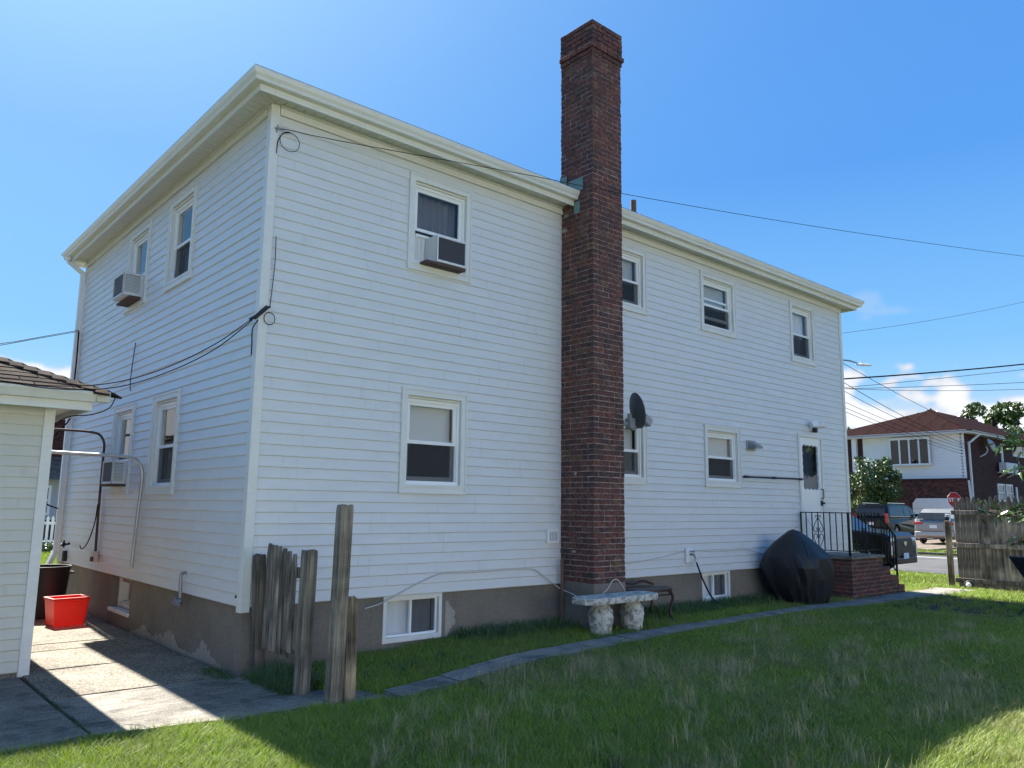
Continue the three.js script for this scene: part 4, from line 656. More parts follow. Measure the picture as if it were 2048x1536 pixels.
// ------------------------------------------------------------------ stockade fence at the right
{
  const f = thing('stockade_fence', 'weathered grey brown stockade fence with pointed pickets and three rails', 'fence', [13.72, .05, 1.13], 0);
  const r = rng(17), n = 52, w = .095, mats = [M.fence, M.fenceB, M.fenceC], geos = [];
  for (let v = 0; v < 5; v++) { const h = 1.70 + .02 * v, s = shapeGeo([[-w / 2, 0], [w / 2, 0], [w / 2, h - .13], [w * .30, h - .05], [w * .10, h], [-w * .10, h], [-w * .30, h - .05], [-w / 2, h - .13]], [], .016, .002); s.rotateY(-Math.PI / 2); geos.push(metric(s, .9, v * .23, v * .41)); }
  for (let i = 0; i < n; i++) { const o = mesh('picket', geos[(r() * 5) | 0], mats[(r() * 3) | 0], f); o.position.set((r() - .5) * .006, .02 + (r() - .5) * .02, .12 + i * (w + .006)); o.rotation.x = (r() - .5) * .012; }
  for (const y of [.20, .86, 1.48]) for (let k = 0; k < 2; k++) mesh('rail', rbx(-.055, -.02, y - .04, y + .045, .02 + k * 2.65, 2.64 + k * 2.65, .005, .9), M.fence, f);
  for (const [z, m, h] of [[-.03, M.woodWarm, 1.32], [2.7, M.fence, 1.6], [5.2, M.fence, 1.6]]) mesh('fence_post', rbx(-.15, -.058, -.1, h, z - .045, z + .045, .006, .9), m, f);
}
{ const p = thing('mail_post', 'white post with a small dark latch behind the fence end', 'post', [14.2, 0, .90]); mesh('post', rbx(-.035, .035, -.05, 1.50, -.04, .04, .008), M.white, p); mesh('latch', bx(-.06, -.041, 1.36, 1.44, -.03, .03), M.black, p); }
{ const l = thing('garden_light', 'small round garden light in the grass under the fence', 'garden light', [13.45, .08, 1.46]); const g = new THREE.SphereGeometry(.05, 18, 12); g.scale(.6, 1, 1); g.translate(-.02, .11, 0); mesh('lens', g, M.ac, l); const b = new THREE.TorusGeometry(.06, .026, 8, 24); b.rotateY(Math.PI / 2); b.translate(0, .11, 0); mesh('bezel', b, M.black, l); mesh('spike', rod([.02, -.08, 0], [.02, .08, 0], .012), M.black, l); }
{
  const c = thing('folding_chair', 'folded out lawn chair with navy fabric standing in front of the fence', 'chair', [10.75, .09, 3.62], -.35);
  mesh('backrest', [bar([-.62, .82, .0], [-.20, .36, .0], .60, .02)], M.navy, c); mesh('seat', [bar([-.2, .36, 0], [.35, .40, 0], .60, .02)], M.navy, c);
  for (const s of [-1, 1]) { mesh('leg', rod([-.55, 0, s * .28], [.30, .42, s * .28], .012), M.iron, c); mesh('leg', rod([.38, 0, s * .28], [-.26, .46, s * .28], .012), M.iron, c); }
}
// ------------------------------------------------------------------ vehicles
function suv(label, pos, ry, o) {
  const c = thing(o.name || 'suv', label, 'car', pos, ry), { L, W, H, paint } = o, hw = W / 2, wr = .38, fx = L / 2 - .95, rx = -L / 2 + 1.05, belt = o.belt || 1.12, hood = o.hood || 1.06;
  const arch = (x, yb) => { const a = []; for (let i = 0; i <= 10; i++) { const t = Math.PI * (1 - i / 10); a.push([x - (wr + .07) * Math.cos(t) * -1 * -1, wr + (wr + .07) * Math.sin(t) * 1]); } return a; };
  const lowY = .24, pts = [[-L / 2 + .08, .42], [-L / 2 + .16, lowY + .04], [rx - wr - .07, lowY]];
  for (let i = 0; i <= 10; i++) { const t = Math.PI * (1 - i / 10); pts.push([rx + (wr + .07) * Math.cos(t), wr - .02 + (wr + .05) * Math.sin(t)]); }
  pts.push([rx + wr + .09, lowY], [fx - wr - .09, lowY]);
  for (let i = 0; i <= 10; i++) { const t = Math.PI * (1 - i / 10); pts.push([fx + (wr + .07) * Math.cos(t), wr - .02 + (wr + .05) * Math.sin(t)]); }
  pts.push([fx + wr + .09, lowY], [L / 2 - .12, lowY + .02], [L / 2 - .02, .42], [L / 2 - .01, .74], [L / 2 - .06, hood - .1], [L / 2 - .2, hood - .015], [L / 2 - 1.15, hood + .06], [L / 2 - 1.35, belt], [-L / 2 + .10, belt + .04], [-L / 2 + .02, belt - .12], [-L / 2, .7]);
  const body = shapeGeo(pts, [], W - .16, .07, -.07); body.translate(0, 0, -(W - .16) / 2); { const p = body.attributes.position; for (let i = 0; i < p.count; i++) { const x = p.getX(i), e = ss(L / 2 - .7, L / 2, Math.abs(x)); p.setZ(i, p.getZ(i) * (1 - .10 * e * e)); if (p.getY(i) > .75) p.setZ(i, p.getZ(i) * (1 - .05 * ss(.75, 1.15, p.getY(i)))); } }
  mesh('body', toCreasedNormals(body, .3), paint, c);
  const wx = L / 2 - 1.2, rxx = -L / 2 + .1, rf = o.fast ? .95 : .42, cab = [[rxx, belt - .03], [wx, belt - .03], [wx - .82, H - .09], [wx - 1.15, H - .03], [-L / 2 + rf + .35, H], [-L / 2 + rf, H - .05]];
  const taper = (g) => { const p = g.attributes.position; for (let i = 0; i < p.count; i++) { const y = p.getY(i); p.setZ(i, p.getZ(i) * (1 - .17 * ss(belt - .05, H, y))); } g.computeVertexNormals(); return g; };
  let cg = shapeGeo(cab, [], W - .26, .05, -.05); cg.translate(0, 0, -(W - .26) / 2); mesh('cabin', toCreasedNormals(taper(cg), .3), paint, c);
  const zAt = y => (hw - .078) * (1 - .17 * ss(belt - .05, H, y)) + .006;
  const sidePane = (a) => { for (const s of [-1, 1]) { const q = a.map(([x, y]) => [x, y, s * zAt(y)]); mesh('side_window', quads([[q[0], q[1], q[2], q[3]]]), M.carGlass, c); } };
  const yb = belt + .05, yt = H - .13, lx = -L / 2 + rf;
  sidePane([[wx - .95, yb], [wx - .16, yb], [wx - .80, yt], [wx - .95, yt]]); sidePane([[wx - 1.95, yb], [wx - 1.03, yb], [wx - 1.03, yt], [wx - 1.95, yt]]); sidePane([[lx - .12, yb], [wx - 2.03, yb], [wx - 2.03, yt], [lx + .18, yt]]);
  for (const s of [-1, 1]) { mesh('window_trim', bar([lx - .12, yb - .025, s * (zAt(yb) + .004)], [wx - .16, yb - .025, s * (zAt(yb) + .004)], .012, .022), o.chrome ? M.chrome : M.black, c); if (o.chrome) mesh('roof_rail', bar([lx + .3, H + .05, s * (hw - .32)], [wx - 1.3, H + .04, s * (hw - .32)], .035, .03), M.chrome, c); }
  const ws = shapeGeo([[-hw + .2, 0], [hw - .2, 0], [hw - .31, .86], [-hw + .31, .86]], [], .01); ws.rotateY(Math.PI / 2); { const a = Math.atan2(.72, H - belt - .12); ws.rotateZ(a); ws.translate(wx + .045, belt + .0, 0); } mesh('windscreen', ws, M.carGlass, c);
  const rw = shapeGeo([[-hw + .22, 0], [hw - .22, 0], [hw - .30, .42], [-hw + .30, .42]], [], .01); rw.rotateY(-Math.PI / 2); rw.rotateZ(-Math.atan2(rf, H - belt) * .8); rw.translate(rxx - .02 - .06, belt + .06, 0); mesh('rear_window', rw, M.carGlass, c);
  for (const [x, s] of [[fx, 1], [fx, -1], [rx, 1], [rx, -1]]) { const w = group('wheel', c, [x, wr - .005, s * (hw - .13)]); const t = new THREE.TorusGeometry(wr - .1, .1, 10, 28); t.scale(1, 1, 1.1); mesh('tyre', t, M.rubber, w); const rm = new THREE.CylinderGeometry(wr - .12, wr - .12, .16, 20); rm.rotateX(Math.PI / 2); mesh('rim', rm, M.greyMetal, w); for (let i = 0; i < 5; i++) { const sp = bx(-.025, .025, .05, wr - .13, .082, .092); sp.rotateZ(i * 1.2566); if (s < 0) sp.rotateY(Math.PI); mesh('spoke', sp, M.chrome, w); } }
  for (const s of [-1, 1]) {
    mesh('tail_light', o.fast ? rbx(-L / 2 - .012, -L / 2 + .16, .92, 1.04, s * (hw - .30) - .2, s * (hw - .30) + .2, .02) : rbx(-L / 2 - .0, -L / 2 + .12, .86, 1.38, s * (hw - .17) - .075, s * (hw - .17) + .075, .02), M.tail, c);
    mesh('headlight', rbx(L / 2 - .14, L / 2 - .005, hood - .24, hood - .15, s * (hw - .34) - .16, s * (hw - .34) + .16, .02), M.head, c); mesh('headlight', rbx(L / 2 - .10, L / 2 + .0, .50, .76, s * (hw - .2) - .03, s * (hw - .2) + .03, .015), M.head, c);
    mesh('mirror', rbx(wx - .62, wx - .44, belt + .02, belt + .18, s * (hw + .06) - .1, s * (hw + .06) + .1, .03), paint, c);
  }
  mesh('grille', rbx(L / 2 - .06, L / 2 + .012, .46, hood - .17, -.52, .52, .03), M.black, c);
  { const e = shapeGeo([[0, -.075], [.075, -.01], [.085, .05], [-.085, .05], [-.075, -.01]], [], .012, .004); e.rotateY(Math.PI / 2); e.translate(L / 2 + .014, hood - .30, 0); if (o.emblem) mesh('emblem', e, M.chrome, c); }
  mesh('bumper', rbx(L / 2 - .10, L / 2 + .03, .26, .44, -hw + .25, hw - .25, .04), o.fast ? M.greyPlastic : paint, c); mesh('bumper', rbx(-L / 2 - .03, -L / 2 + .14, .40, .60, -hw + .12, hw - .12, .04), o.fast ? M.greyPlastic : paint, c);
  mesh('licence_plate', bx(L / 2 + .031, L / 2 + .036, .40, .55, -.16, .16), M.plate, c); mesh('licence_plate', bx(-L / 2 - .012, -L / 2 - .006, .76, .91, -.16, .16), M.white, c);
  return c;
}
suv('dark SUV with a chrome crest grille parked at the kerb beyond the porch', [19.35, -.12, -4.62], -Math.PI / 2, { L: 5.0, W: 1.96, H: 1.72, paint: M.carBlue, emblem: true, hood: 1.10, belt: 1.14 });
suv('long black SUV with chrome window trim on the driveway across the street', [43.9, .012, -13.0], .04, { L: 5.6, W: 2.05, H: 1.92, paint: M.carBlack, chrome: true, belt: 1.2, hood: 1.16 });
suv('silver grey crossover seen from behind on the driveway across the street', [38.9, .012, -8.0], .05, { L: 4.75, W: 1.92, H: 1.70, paint: M.carGrey, fast: true });

// ------------------------------------------------------------------ stop sign
{
  const s = thing('stop_sign', 'red octagonal stop sign showing above the stockade fence', 'sign', [32.9, 0, -5.6], -.55);
  mesh('pole', [rod([0, -.1, -.03], [0, 2.25, -.03], .03)], M.greyMetal, s);
  const cv = document.createElement('canvas'); cv.width = cv.height = 256; const x = cv.getContext('2d'); const oct = (k) => { x.beginPath(); for (let i = 0; i < 8; i++) { const a = (i + .5) * Math.PI / 4; x.lineTo(128 + k * Math.cos(a), 128 + k * Math.sin(a)); } x.closePath(); };
  x.fillStyle = '#ffffff'; x.fillRect(0, 0, 256, 256); oct(130); x.fillStyle = '#e8e8e8'; x.fill(); oct(122); x.fillStyle = '#b3121d'; x.fill(); x.fillStyle = '#f2f2f2'; x.font = 'bold 84px sans-serif'; x.textAlign = 'center'; x.textBaseline = 'middle'; x.fillText('STOP', 128, 132);
  const t = new THREE.CanvasTexture(cv); t.colorSpace = THREE.SRGBColorSpace;
  const pts = []; for (let i = 0; i < 8; i++) { const a = (i + .5) * Math.PI / 4; pts.push([.33 * Math.cos(a), .33 * Math.sin(a)]); }
  const g = shapeGeo(pts, [], .006), uv = g.attributes.uv, p = g.attributes.position; for (let i = 0; i < p.count; i++) uv.setXY(i, .5 + p.getX(i) / .66 * .985, .5 + p.getY(i) / .66 * .985); g.translate(0, 2.05, 0); mesh('plate', g, S(C(1, 1, 1), .5, { map: t }), s);
}
// ------------------------------------------------------------------ street lamp, utility pole and wires
{
  const l = thing('street_lamp', 'grey street lamp arm reaching out past the house wall', 'street lamp', [29.95, 0, -9.05]);
  mesh('arm', tube([[0, 7.7, .1], [-.02, 7.98, .35], [.08, 7.97, .62], [.28, 7.85, .9]], .035, 30, 7), M.greyMetal, l);
  const h = new THREE.SphereGeometry(.17, 20, 12); h.scale(.75, .32, 2.0); const hh = group('lamp_head', l, [.46, 7.77, 1.1], .62); hh.rotation.x = .12; mesh('shell', h, M.ac, hh); mesh('sensor', rod([0, .05, -.1], [0, .15, -.1], .03), M.ac, hh);
}
{
  const u = thing('utility_pole', 'wooden utility pole carrying the street wires behind the house', 'utility pole', [29.95, 0, -9.05]);
  mesh('pole', rod([0, -.2, 0], [0, 9.6, 0], .13, 12, .10), M.bark, u); mesh('crossarm', bx(-.5, .2, 8.8, 8.92, -.06, .06), M.bark, u);
}
const farWire = (label, a, b, sag, r, ext = 1) => { const p = []; for (let i = 0; i <= 8; i++) { const t = i / 8 * ext; p.push([lerp(a[0], b[0], t), lerp(a[1], b[1], t) - sag * 4 * t * (1 - t), lerp(a[2], b[2], t)]); } one('overhead_wire', tube(p, r, 40, 5), M.cable, label, 'wire'); };
farWire('thick twisted power line, the topmost over the roof across the street', [29.9, 7.19, -9.0], [42.3, 8.98, -4.06], .06, .034, 2);
farWire('thin power line just under the thick twisted line', [29.92, 6.8, -9.04], [42.33, 8.73, -4.09], .03, .012, 2);
farWire('thin level wire crossing the middle of the cloud bank', [29.92, 6.78, -9.04], [43.58, 8.19, -4.46], .05, .012, 2);
farWire('thin level wire crossing the lower cloud bank', [29.92, 6.8, -9.04], [44.78, 7.99, -4.79], .12, .011, 2);
farWire('service wire falling to the peak of the red roof', [29.8, 8.09, -8.9], [49.65, 7.93, -12.65], .05, .014);
farWire('service wire falling steeply across the left slope of the red roof', [29.87, 7.29, -8.98], [50.52, 5.73, -10.99], .22, .014);
farWire('second service wire falling to the corner of the white shingle wall', [29.91, 6.91, -9.03], [50.53, 5.58, -11.01], .2, .012);
farWire('third service wire falling to the corner of the white shingle wall', [29.97, 6.41, -9.08], [50.55, 5.45, -11.02], .15, .011);
farWire('fourth service wire falling to the corner of the white shingle wall', [29.99, 6.17, -9.11], [50.52, 5.27, -11.08], .15, .011);
farWire('lowest service wire falling to the corner of the white shingle wall', [30.01, 5.98, -9.13], [50.49, 5.11, -11.14], .12, .011);
farWire('faint high wire crossing the open sky beyond the eaves', [29.2, 9.06, -9.23], [50.0, 14.13, -5.66], .2, .008, 2);

// ------------------------------------------------------------------ house across the street
{
  const h = thing('house', 'red roofed house with white shingle front and brick ground floor', 'house', [51, 0, -11.2], 0), FW = 9.5, DP = 14, BT = 3.62, ET = 6.45;
  const f = group('front_wall', h); mesh('wall_core', bx(.02, .2, BT, ET, -FW, -.02), M.shingleWhite, f);
  const rowH = .2; for (let i = 0; i < 14; i++) { const y = BT + i * rowH, q = []; const segs = [[-6.3, -4.55], [-1.98, -.12]], full = y + rowH < 4.5 || y > 6.3; for (const [a, b] of full ? [[-6.3, -.12]] : segs) q.push([[-.0, y, a], [-.0, y, b], [.03, Math.min(y + rowH, ET), b], [.03, Math.min(y + rowH, ET), a]], [[.05, y, a], [.05, y, b], [0, y, b], [0, y, a]]); mesh('shingle_course', quads(q), M.shingleWhite, f); }
  mesh('corner_board', bx(-.03, .1, BT, ET, -.12, 0), M.white, f);
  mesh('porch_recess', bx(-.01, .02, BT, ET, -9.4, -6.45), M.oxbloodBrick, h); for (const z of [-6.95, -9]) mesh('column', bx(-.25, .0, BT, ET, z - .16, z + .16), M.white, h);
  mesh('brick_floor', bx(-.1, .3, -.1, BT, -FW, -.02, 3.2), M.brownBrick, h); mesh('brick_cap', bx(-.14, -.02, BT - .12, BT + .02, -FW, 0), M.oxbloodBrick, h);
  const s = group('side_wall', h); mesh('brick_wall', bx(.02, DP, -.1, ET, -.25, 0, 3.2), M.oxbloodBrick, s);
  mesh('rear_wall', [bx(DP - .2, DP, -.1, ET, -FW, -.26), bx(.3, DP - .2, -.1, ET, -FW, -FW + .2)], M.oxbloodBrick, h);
  // bay window with four lights
  const w = group('bay_window', h); mesh('sill', bx(-.28, .0, 4.5, 4.62, -4.55, -1.98), M.white, w); mesh('head', bx(-.28, .0, 6.2, 6.34, -4.55, -1.98), M.white, w); for (let i = 0; i < 5; i++) { const z = -4.5 + i * .615; mesh('mullion', bx(-.27, -.16, 4.62, 6.2, z - .05, z + .05), M.white, w); } for (let i = 0; i < 4; i++) { const z = -4.5 + i * .615; mesh('pane', bx(-.22, -.2, 4.62, 6.2, z + .05, z + .565), M.carGlass, w); }
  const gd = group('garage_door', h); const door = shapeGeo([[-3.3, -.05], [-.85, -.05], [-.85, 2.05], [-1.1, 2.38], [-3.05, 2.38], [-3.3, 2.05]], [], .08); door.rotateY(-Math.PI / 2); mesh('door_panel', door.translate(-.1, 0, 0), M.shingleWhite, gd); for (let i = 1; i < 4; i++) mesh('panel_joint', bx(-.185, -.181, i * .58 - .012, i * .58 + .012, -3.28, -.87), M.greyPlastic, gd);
  // hipped red roof
  const e = .55, x0 = -e, x1 = DP + e + 4, z1 = e, z0 = -FW - e, y = ET + .12, zr = -3.75, run = 5.5, rh = 2.1, R0 = [x0 + run, y + rh, zr], R1 = [x1 - run, y + rh, zr], A = [x0, y, z1], B = [x1, y, z1], D = [x0, y, z0], E = [x1, y, z0];
  mesh('roof', metric(quads([[A, B, R1, R0], [E, D, R0, R1], [D, A, R0, R0], [B, E, R1, R1]]), 1.2), M.redRoof, h);
  mesh('hip_ridge', [bar([A[0], A[1] + .02, A[2]], [R0[0], R0[1] + .02, R0[2]], .25, .05)], M.redRoof, h);
  mesh('gutter', sweep([[0, ET], [.03, ET], [.14, ET + .12], [.14, ET + .2], [0, ET + .2]], [[x1, e - .1], [-e + .1, e - .1], [-e + .1, -FW - e]], -1), M.white, h); mesh('soffit', [bx(-e, 0, ET - .0, ET + .02, -FW, e - .05), bx(0, DP, ET, ET + .02, 0.01, e - .05)], M.white, h);
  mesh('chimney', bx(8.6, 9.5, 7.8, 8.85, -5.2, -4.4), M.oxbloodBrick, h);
  mesh('downspout', [bar([1.5, ET + .05, .45], [.65, ET - .55, .08], .12, .1), bx(.58, .72, .1, ET - .5, .0, .1)], M.white, h); mesh('downspout', [bar([.1, 3.5, .06], [.55, .6, .06], .1, .08)], M.white, h);
  for (const [a, b, c, d] of [[5.35, 6.65, 2.25, 3.45], [6.95, 8.3, 2.25, 3.45], [9.0, 11.3, 5.45, 6.4]]) { const sw = group('window', h); const rg = ring(a, b, c, d, .12, 0, .06); mesh('frame', rg, M.white, sw); mesh('pane', bx(a + .1, b - .1, c + .1, d - .1, .005, .03), M.carGlass, sw); mesh('glazing_bar', bx(a + .1, b - .1, (c + d) / 2 - .03, (c + d) / 2 + .03, .03, .05), M.white, sw); }
  mesh('door_trim', bx(9.0, 9.25, 1.6, 3.3, 0, .06), M.white, h);
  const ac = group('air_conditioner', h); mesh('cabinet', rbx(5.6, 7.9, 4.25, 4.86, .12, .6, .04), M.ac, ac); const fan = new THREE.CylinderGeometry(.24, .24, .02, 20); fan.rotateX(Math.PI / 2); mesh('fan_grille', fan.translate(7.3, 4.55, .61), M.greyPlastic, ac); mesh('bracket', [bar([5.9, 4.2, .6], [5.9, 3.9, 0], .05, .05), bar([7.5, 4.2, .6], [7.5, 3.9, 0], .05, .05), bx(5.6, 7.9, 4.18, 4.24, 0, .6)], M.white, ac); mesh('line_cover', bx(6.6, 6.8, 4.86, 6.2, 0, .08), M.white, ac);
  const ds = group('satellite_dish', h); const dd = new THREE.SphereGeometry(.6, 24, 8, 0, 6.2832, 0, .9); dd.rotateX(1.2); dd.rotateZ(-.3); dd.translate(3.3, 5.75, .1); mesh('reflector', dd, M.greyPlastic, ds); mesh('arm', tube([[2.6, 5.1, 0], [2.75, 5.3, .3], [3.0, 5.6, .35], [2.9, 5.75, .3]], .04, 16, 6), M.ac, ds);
}
{ // the next house, behind the camera: its sunlit white front lights the shaded yard and is what the panes mirror
  const n = thing('house', 'white sided house standing behind the lawn, facing the shaded wall', 'house', [-1, 0, 19]);
  mesh('wall', bx(-14, 14, -.1, 5.6, 0, 8), M.shingleWhite, n); mesh('roof', metric(quads([[[-14.5, 5.6, -.5], [14.5, 5.6, -.5], [10, 7.6, 4], [-10, 7.6, 4]], [[14.5, 5.6, 8.5], [-14.5, 5.6, 8.5], [-10, 7.6, 4], [10, 7.6, 4]], [[14.5, 5.6, -.5], [14.5, 5.6, 8.5], [10, 7.6, 4], [10, 7.6, 4]], [[-14.5, 5.6, 8.5], [-14.5, 5.6, -.5], [-10, 7.6, 4], [-10, 7.6, 4]]]), 1.2), M.roof, n);
  for (const y of [1.1, 3.8]) for (const x of [-11, -6.5, -2, 2.5, 7, 11]) { const w = group('window', n); mesh('frame', ring(x - .5, x + .5, y, y + 1.25, .1, -.05, -.002), M.white, w); mesh('pane', bx(x - .4, x + .4, y + .1, y + 1.15, -.02, -.004), M.carGlass, w); }
}
// ------------------------------------------------------------------ trees and shrubs
function leaves(r, blobs, n, size, rough = 1) {
  const pos = [], idx = [];
  for (let i = 0; i < n; i++) {
    const b = blobs[(r() * blobs.length) | 0]; let x, y, z, d; do { x = r() * 2 - 1; y = r() * 2 - 1; z = r() * 2 - 1; d = Math.hypot(x, y, z); } while (d > 1 || d < .35 * r());
    const c = V(b[0] + x * b[3], b[1] + y * b[4], b[2] + z * b[3]), s = size * (.6 + .8 * r()), u = V(r() - .5, r() - .5, r() - .5).normalize(), v = V(r() - .5, r() - .5, r() - .5).cross(u).normalize(), k = pos.length / 3;
    const a = c.clone().addScaledVector(u, -s), e = c.clone().addScaledVector(u, s), m1 = c.clone().addScaledVector(v, s * .45).add(V(0, s * .12, 0)), m2 = c.clone().addScaledVector(v, -s * .45).add(V(0, s * .12, 0));
    pos.push(...a.toArray(), ...m1.toArray(), ...e.toArray(), ...m2.toArray()); idx.push(k, k + 1, k + 2, k, k + 2, k + 3);
  }
  const g = new THREE.BufferGeometry(); g.setAttribute('position', new THREE.Float32BufferAttribute(pos, 3)); g.setIndex(idx); g.computeVertexNormals(); return metric(g);
}
function tree(label, x, z, h, cr, n, size, seed, name = 'tree', mat = M.leaf) {
  const t = thing(name, label, 'tree', [x, -.05, z]), r = rng(seed), blobs = [];
  mesh('trunk', tube([[0, 0, 0], [.1, h * .3, .05], [-.05, h * .6, 0], [.1, h * .86, .1]], .035 * h * .5, 16, 7), M.bark, t);
  for (let i = 0; i < 26; i++) { const a = r() * 6.283, q = Math.sqrt(r()), y = r(); blobs.push([Math.cos(a) * q * cr * (1 - .4 * y), h * (.5 + .48 * y), Math.sin(a) * q * cr * (1 - .4 * y), cr * (.2 + .2 * r()), cr * (.16 + .16 * r())]); }
  for (let i = 0; i < 6; i++) { const b = blobs[i]; mesh('limb', tube([[0, h * .45, 0], [b[0] * .5, b[1] * .8, b[2] * .5], [b[0], b[1], b[2]]], .05, 8, 5), M.bark, t); }
  mesh('crown', leaves(r, blobs, n, size), mat, t);
}
tree('round topped green tree rising behind the red roof beside our house wall', 67, -26.6, 10.0, 3.2, 5200, .26, 51);
tree('loose leafy tree with upright shoots above the red roof ridge', 80, -18.5, 11.9, 3.4, 4600, .26, 52);
tree('spindly young tree poking above the red roof near its chimney', 77.5, -23.6, 11.3, 1.5, 1300, .24, 53);
tree('broad green tree filling the gap behind the red roofed house', 88, -12, 13.0, 6, 5200, .3, 54);
for (const [x, z, h, s] of [[24, 17, 8.5, 55], [31, 21, 9.5, 56], [38, 14, 8, 57], [17.5, 15, 7, 58]]) tree('unseen leafy tree added on the far side of the lawn, ' + { 55: 'next to the white house', 56: 'tallest of the row', 57: 'nearest the street end', 58: 'smallest of the row' }[s], x, z, h, h * .33, 3000, .3, s);  // out of view, added so the door and window panes mirror dark foliage
{ // crape myrtle in front of the neighbour
  const t = thing('shrub', 'tall leafy shrub with many stems before the neighbouring white house', 'shrub', [47.3, 0, -15.5]), r = rng(61), blobs = [];
  for (let i = 0; i < 9; i++) { const a = r() * 6.283, q = r() * 1.6; mesh('stem', tube([[Math.cos(a) * .2, 0, Math.sin(a) * .2], [Math.cos(a) * q * .5, 1.5, Math.sin(a) * q * .5], [Math.cos(a) * q, 3.4, Math.sin(a) * q]], .05, 8, 5), M.bark, t); }
  for (let i = 0; i < 30; i++) { const a = r() * 6.283, q = Math.sqrt(r()) * 1.45; blobs.push([Math.cos(a) * q, 1.3 + 3.2 * r(), Math.sin(a) * q, .35 + .35 * r(), .35 + .4 * r()]); }
  mesh('crown', leaves(r, blobs, 6000, .13), M.leaf, t);
}
{ // glossy leaved branches reaching in from the right
  const t = thing('magnolia_tree', 'glossy leaved branches of a young tree before the stockade fence', 'tree', [8.5, .08, 5.35]), r = rng(71), o = [8.5, .08, 5.35];
  mesh('trunk', tube([[0, -.1, 0], [.04, .6, -.03], [-.03, 1.3, 0], [.02, 2.2, .03], [0, 3.0, 0]], .045, 20, 8), M.bark, t);
  const lg = (() => { const s = new THREE.Shape(); s.moveTo(0, 0); s.quadraticCurveTo(.022, .045, 0, .115); s.quadraticCurveTo(-.022, .045, 0, 0); const g = new THREE.ShapeGeometry(s, 5); const p = g.attributes.position; for (let i = 0; i < p.count; i++) p.setZ(i, -.5 * p.getX(i) * 0 + Math.abs(p.getX(i)) * .5 - 1.6 * p.getY(i) * p.getY(i)); g.computeVertexNormals(); return metric(g); })();
  const br = [[[0, 2.2, 0], [-.6, 2.28, -.6], [-1.15, 2.22, -1.02], [-1.42, 2.22, -1.26]], [[0, 2.25, 0], [-.5, 2.4, -.55], [-1.1, 2.36, -1.0], [-1.36, 2.33, -1.2]], [[0, 1.75, 0], [-.6, 1.9, -.6], [-1.05, 1.93, -1.0], [-1.22, 1.93, -1.14]], [[0, 1.3, 0], [-.6, 1.46, -.62], [-1.2, 1.42, -1.2], [-1.52, 1.49, -1.5]], [[0, 1.25, 0], [-.6, 1.5, -.55], [-1.1, 1.50, -1.05], [-1.34, 1.43, -1.3]], [[0, .95, 0], [-.5, 1.2, -.55], [-1.0, 1.18, -1.0], [-1.18, 1.15, -1.2]], [[0, 1.5, 0], [-.5, 1.62, -.5], [-.95, 1.52, -.95], [-1.2, 1.50, -1.18]], [[0, 2.6, 0], [-.5, 2.6, -.5], [-.9, 2.35, -.9], [-1.12, 2.22, -1.1]]];
  let count = 0;
  for (const b of br) {
    mesh('branch', tube(b, .009, 20, 5), M.bark, t); const cv = new THREE.CatmullRomCurve3(b.map(p => V(...p)));
    for (let i = 0; i < 26; i++) { const u = .66 + .34 * Math.pow(r(), .6), p = cv.getPoint(u); const l = mesh('leaf', lg, M.leafGloss, t); l.position.set(p.x + (r() - .5) * .2, p.y + (r() - .5) * .15, p.z + (r() - .5) * .2); l.rotation.set(r() * 6.28, r() * 6.28, r() * 6.28); const k = .75 + .6 * r(); l.scale.set(k, k, k); count++; }
  }
}
// ------------------------------------------------------------------ glimpse between garage and house
{
  const p = thing('picket_fence', 'white picket fence seen through the gap beside the garage', 'fence', [-2.2, 0, -19.0]);
  for (let i = 0; i < 46; i++) { const g = shapeGeo([[0, .05], [.07, .05], [.07, .98], [.035, 1.05], [0, .98]], [], .02); const o = mesh('picket', i ? p.children[0].geometry : g, M.white, p); o.position.set(i * .13, .05, 0); }
  for (const y of [.3, .85]) mesh('rail', bx(0, 6, y, y + .08, -.04, -.002), M.white, p);
  const h = thing('hedge', 'low clipped dark hedge below the white picket fence', 'hedge', [.9, 0, -18.2]); const r = rng(81), blobs = []; for (let i = 0; i < 30; i++) blobs.push([-2.6 + 5.2 * r(), .12 + .22 * r(), (r() - .5) * .4, .3, .16]); mesh('foliage', leaves(r, blobs, 4500, .05), M.leaf, h); mesh('stems', [bx(-2.6, 2.6, -.05, .18, -.12, .12)], M.bark, h);
  const n = thing('house', 'distant brick house with tan roof seen through the gap by the garage', 'house', [2.5, 0, -30]);
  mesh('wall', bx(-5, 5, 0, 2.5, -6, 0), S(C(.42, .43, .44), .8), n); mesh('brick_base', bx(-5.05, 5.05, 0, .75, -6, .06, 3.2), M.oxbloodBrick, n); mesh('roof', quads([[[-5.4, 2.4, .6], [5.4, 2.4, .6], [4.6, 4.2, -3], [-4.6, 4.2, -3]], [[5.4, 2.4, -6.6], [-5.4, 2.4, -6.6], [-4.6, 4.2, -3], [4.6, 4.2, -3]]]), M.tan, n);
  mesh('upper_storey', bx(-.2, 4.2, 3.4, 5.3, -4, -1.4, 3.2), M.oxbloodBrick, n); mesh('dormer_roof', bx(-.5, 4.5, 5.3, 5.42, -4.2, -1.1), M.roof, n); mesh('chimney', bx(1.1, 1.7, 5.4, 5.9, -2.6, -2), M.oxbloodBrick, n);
  for (const x of [-.6, 1.2]) { const w = group('window', n); mesh('frame', ring(x - .6, x + .6, .95, 2.15, .1, 0, .07), M.white, w); mesh('pane', bx(x - .5, x + .5, 1.05, 2.05, .01, .03), M.carGlass, w); mesh('glazing_bar', bx(x - .5, x + .5, 1.52, 1.58, .03, .06), M.white, w); }
}
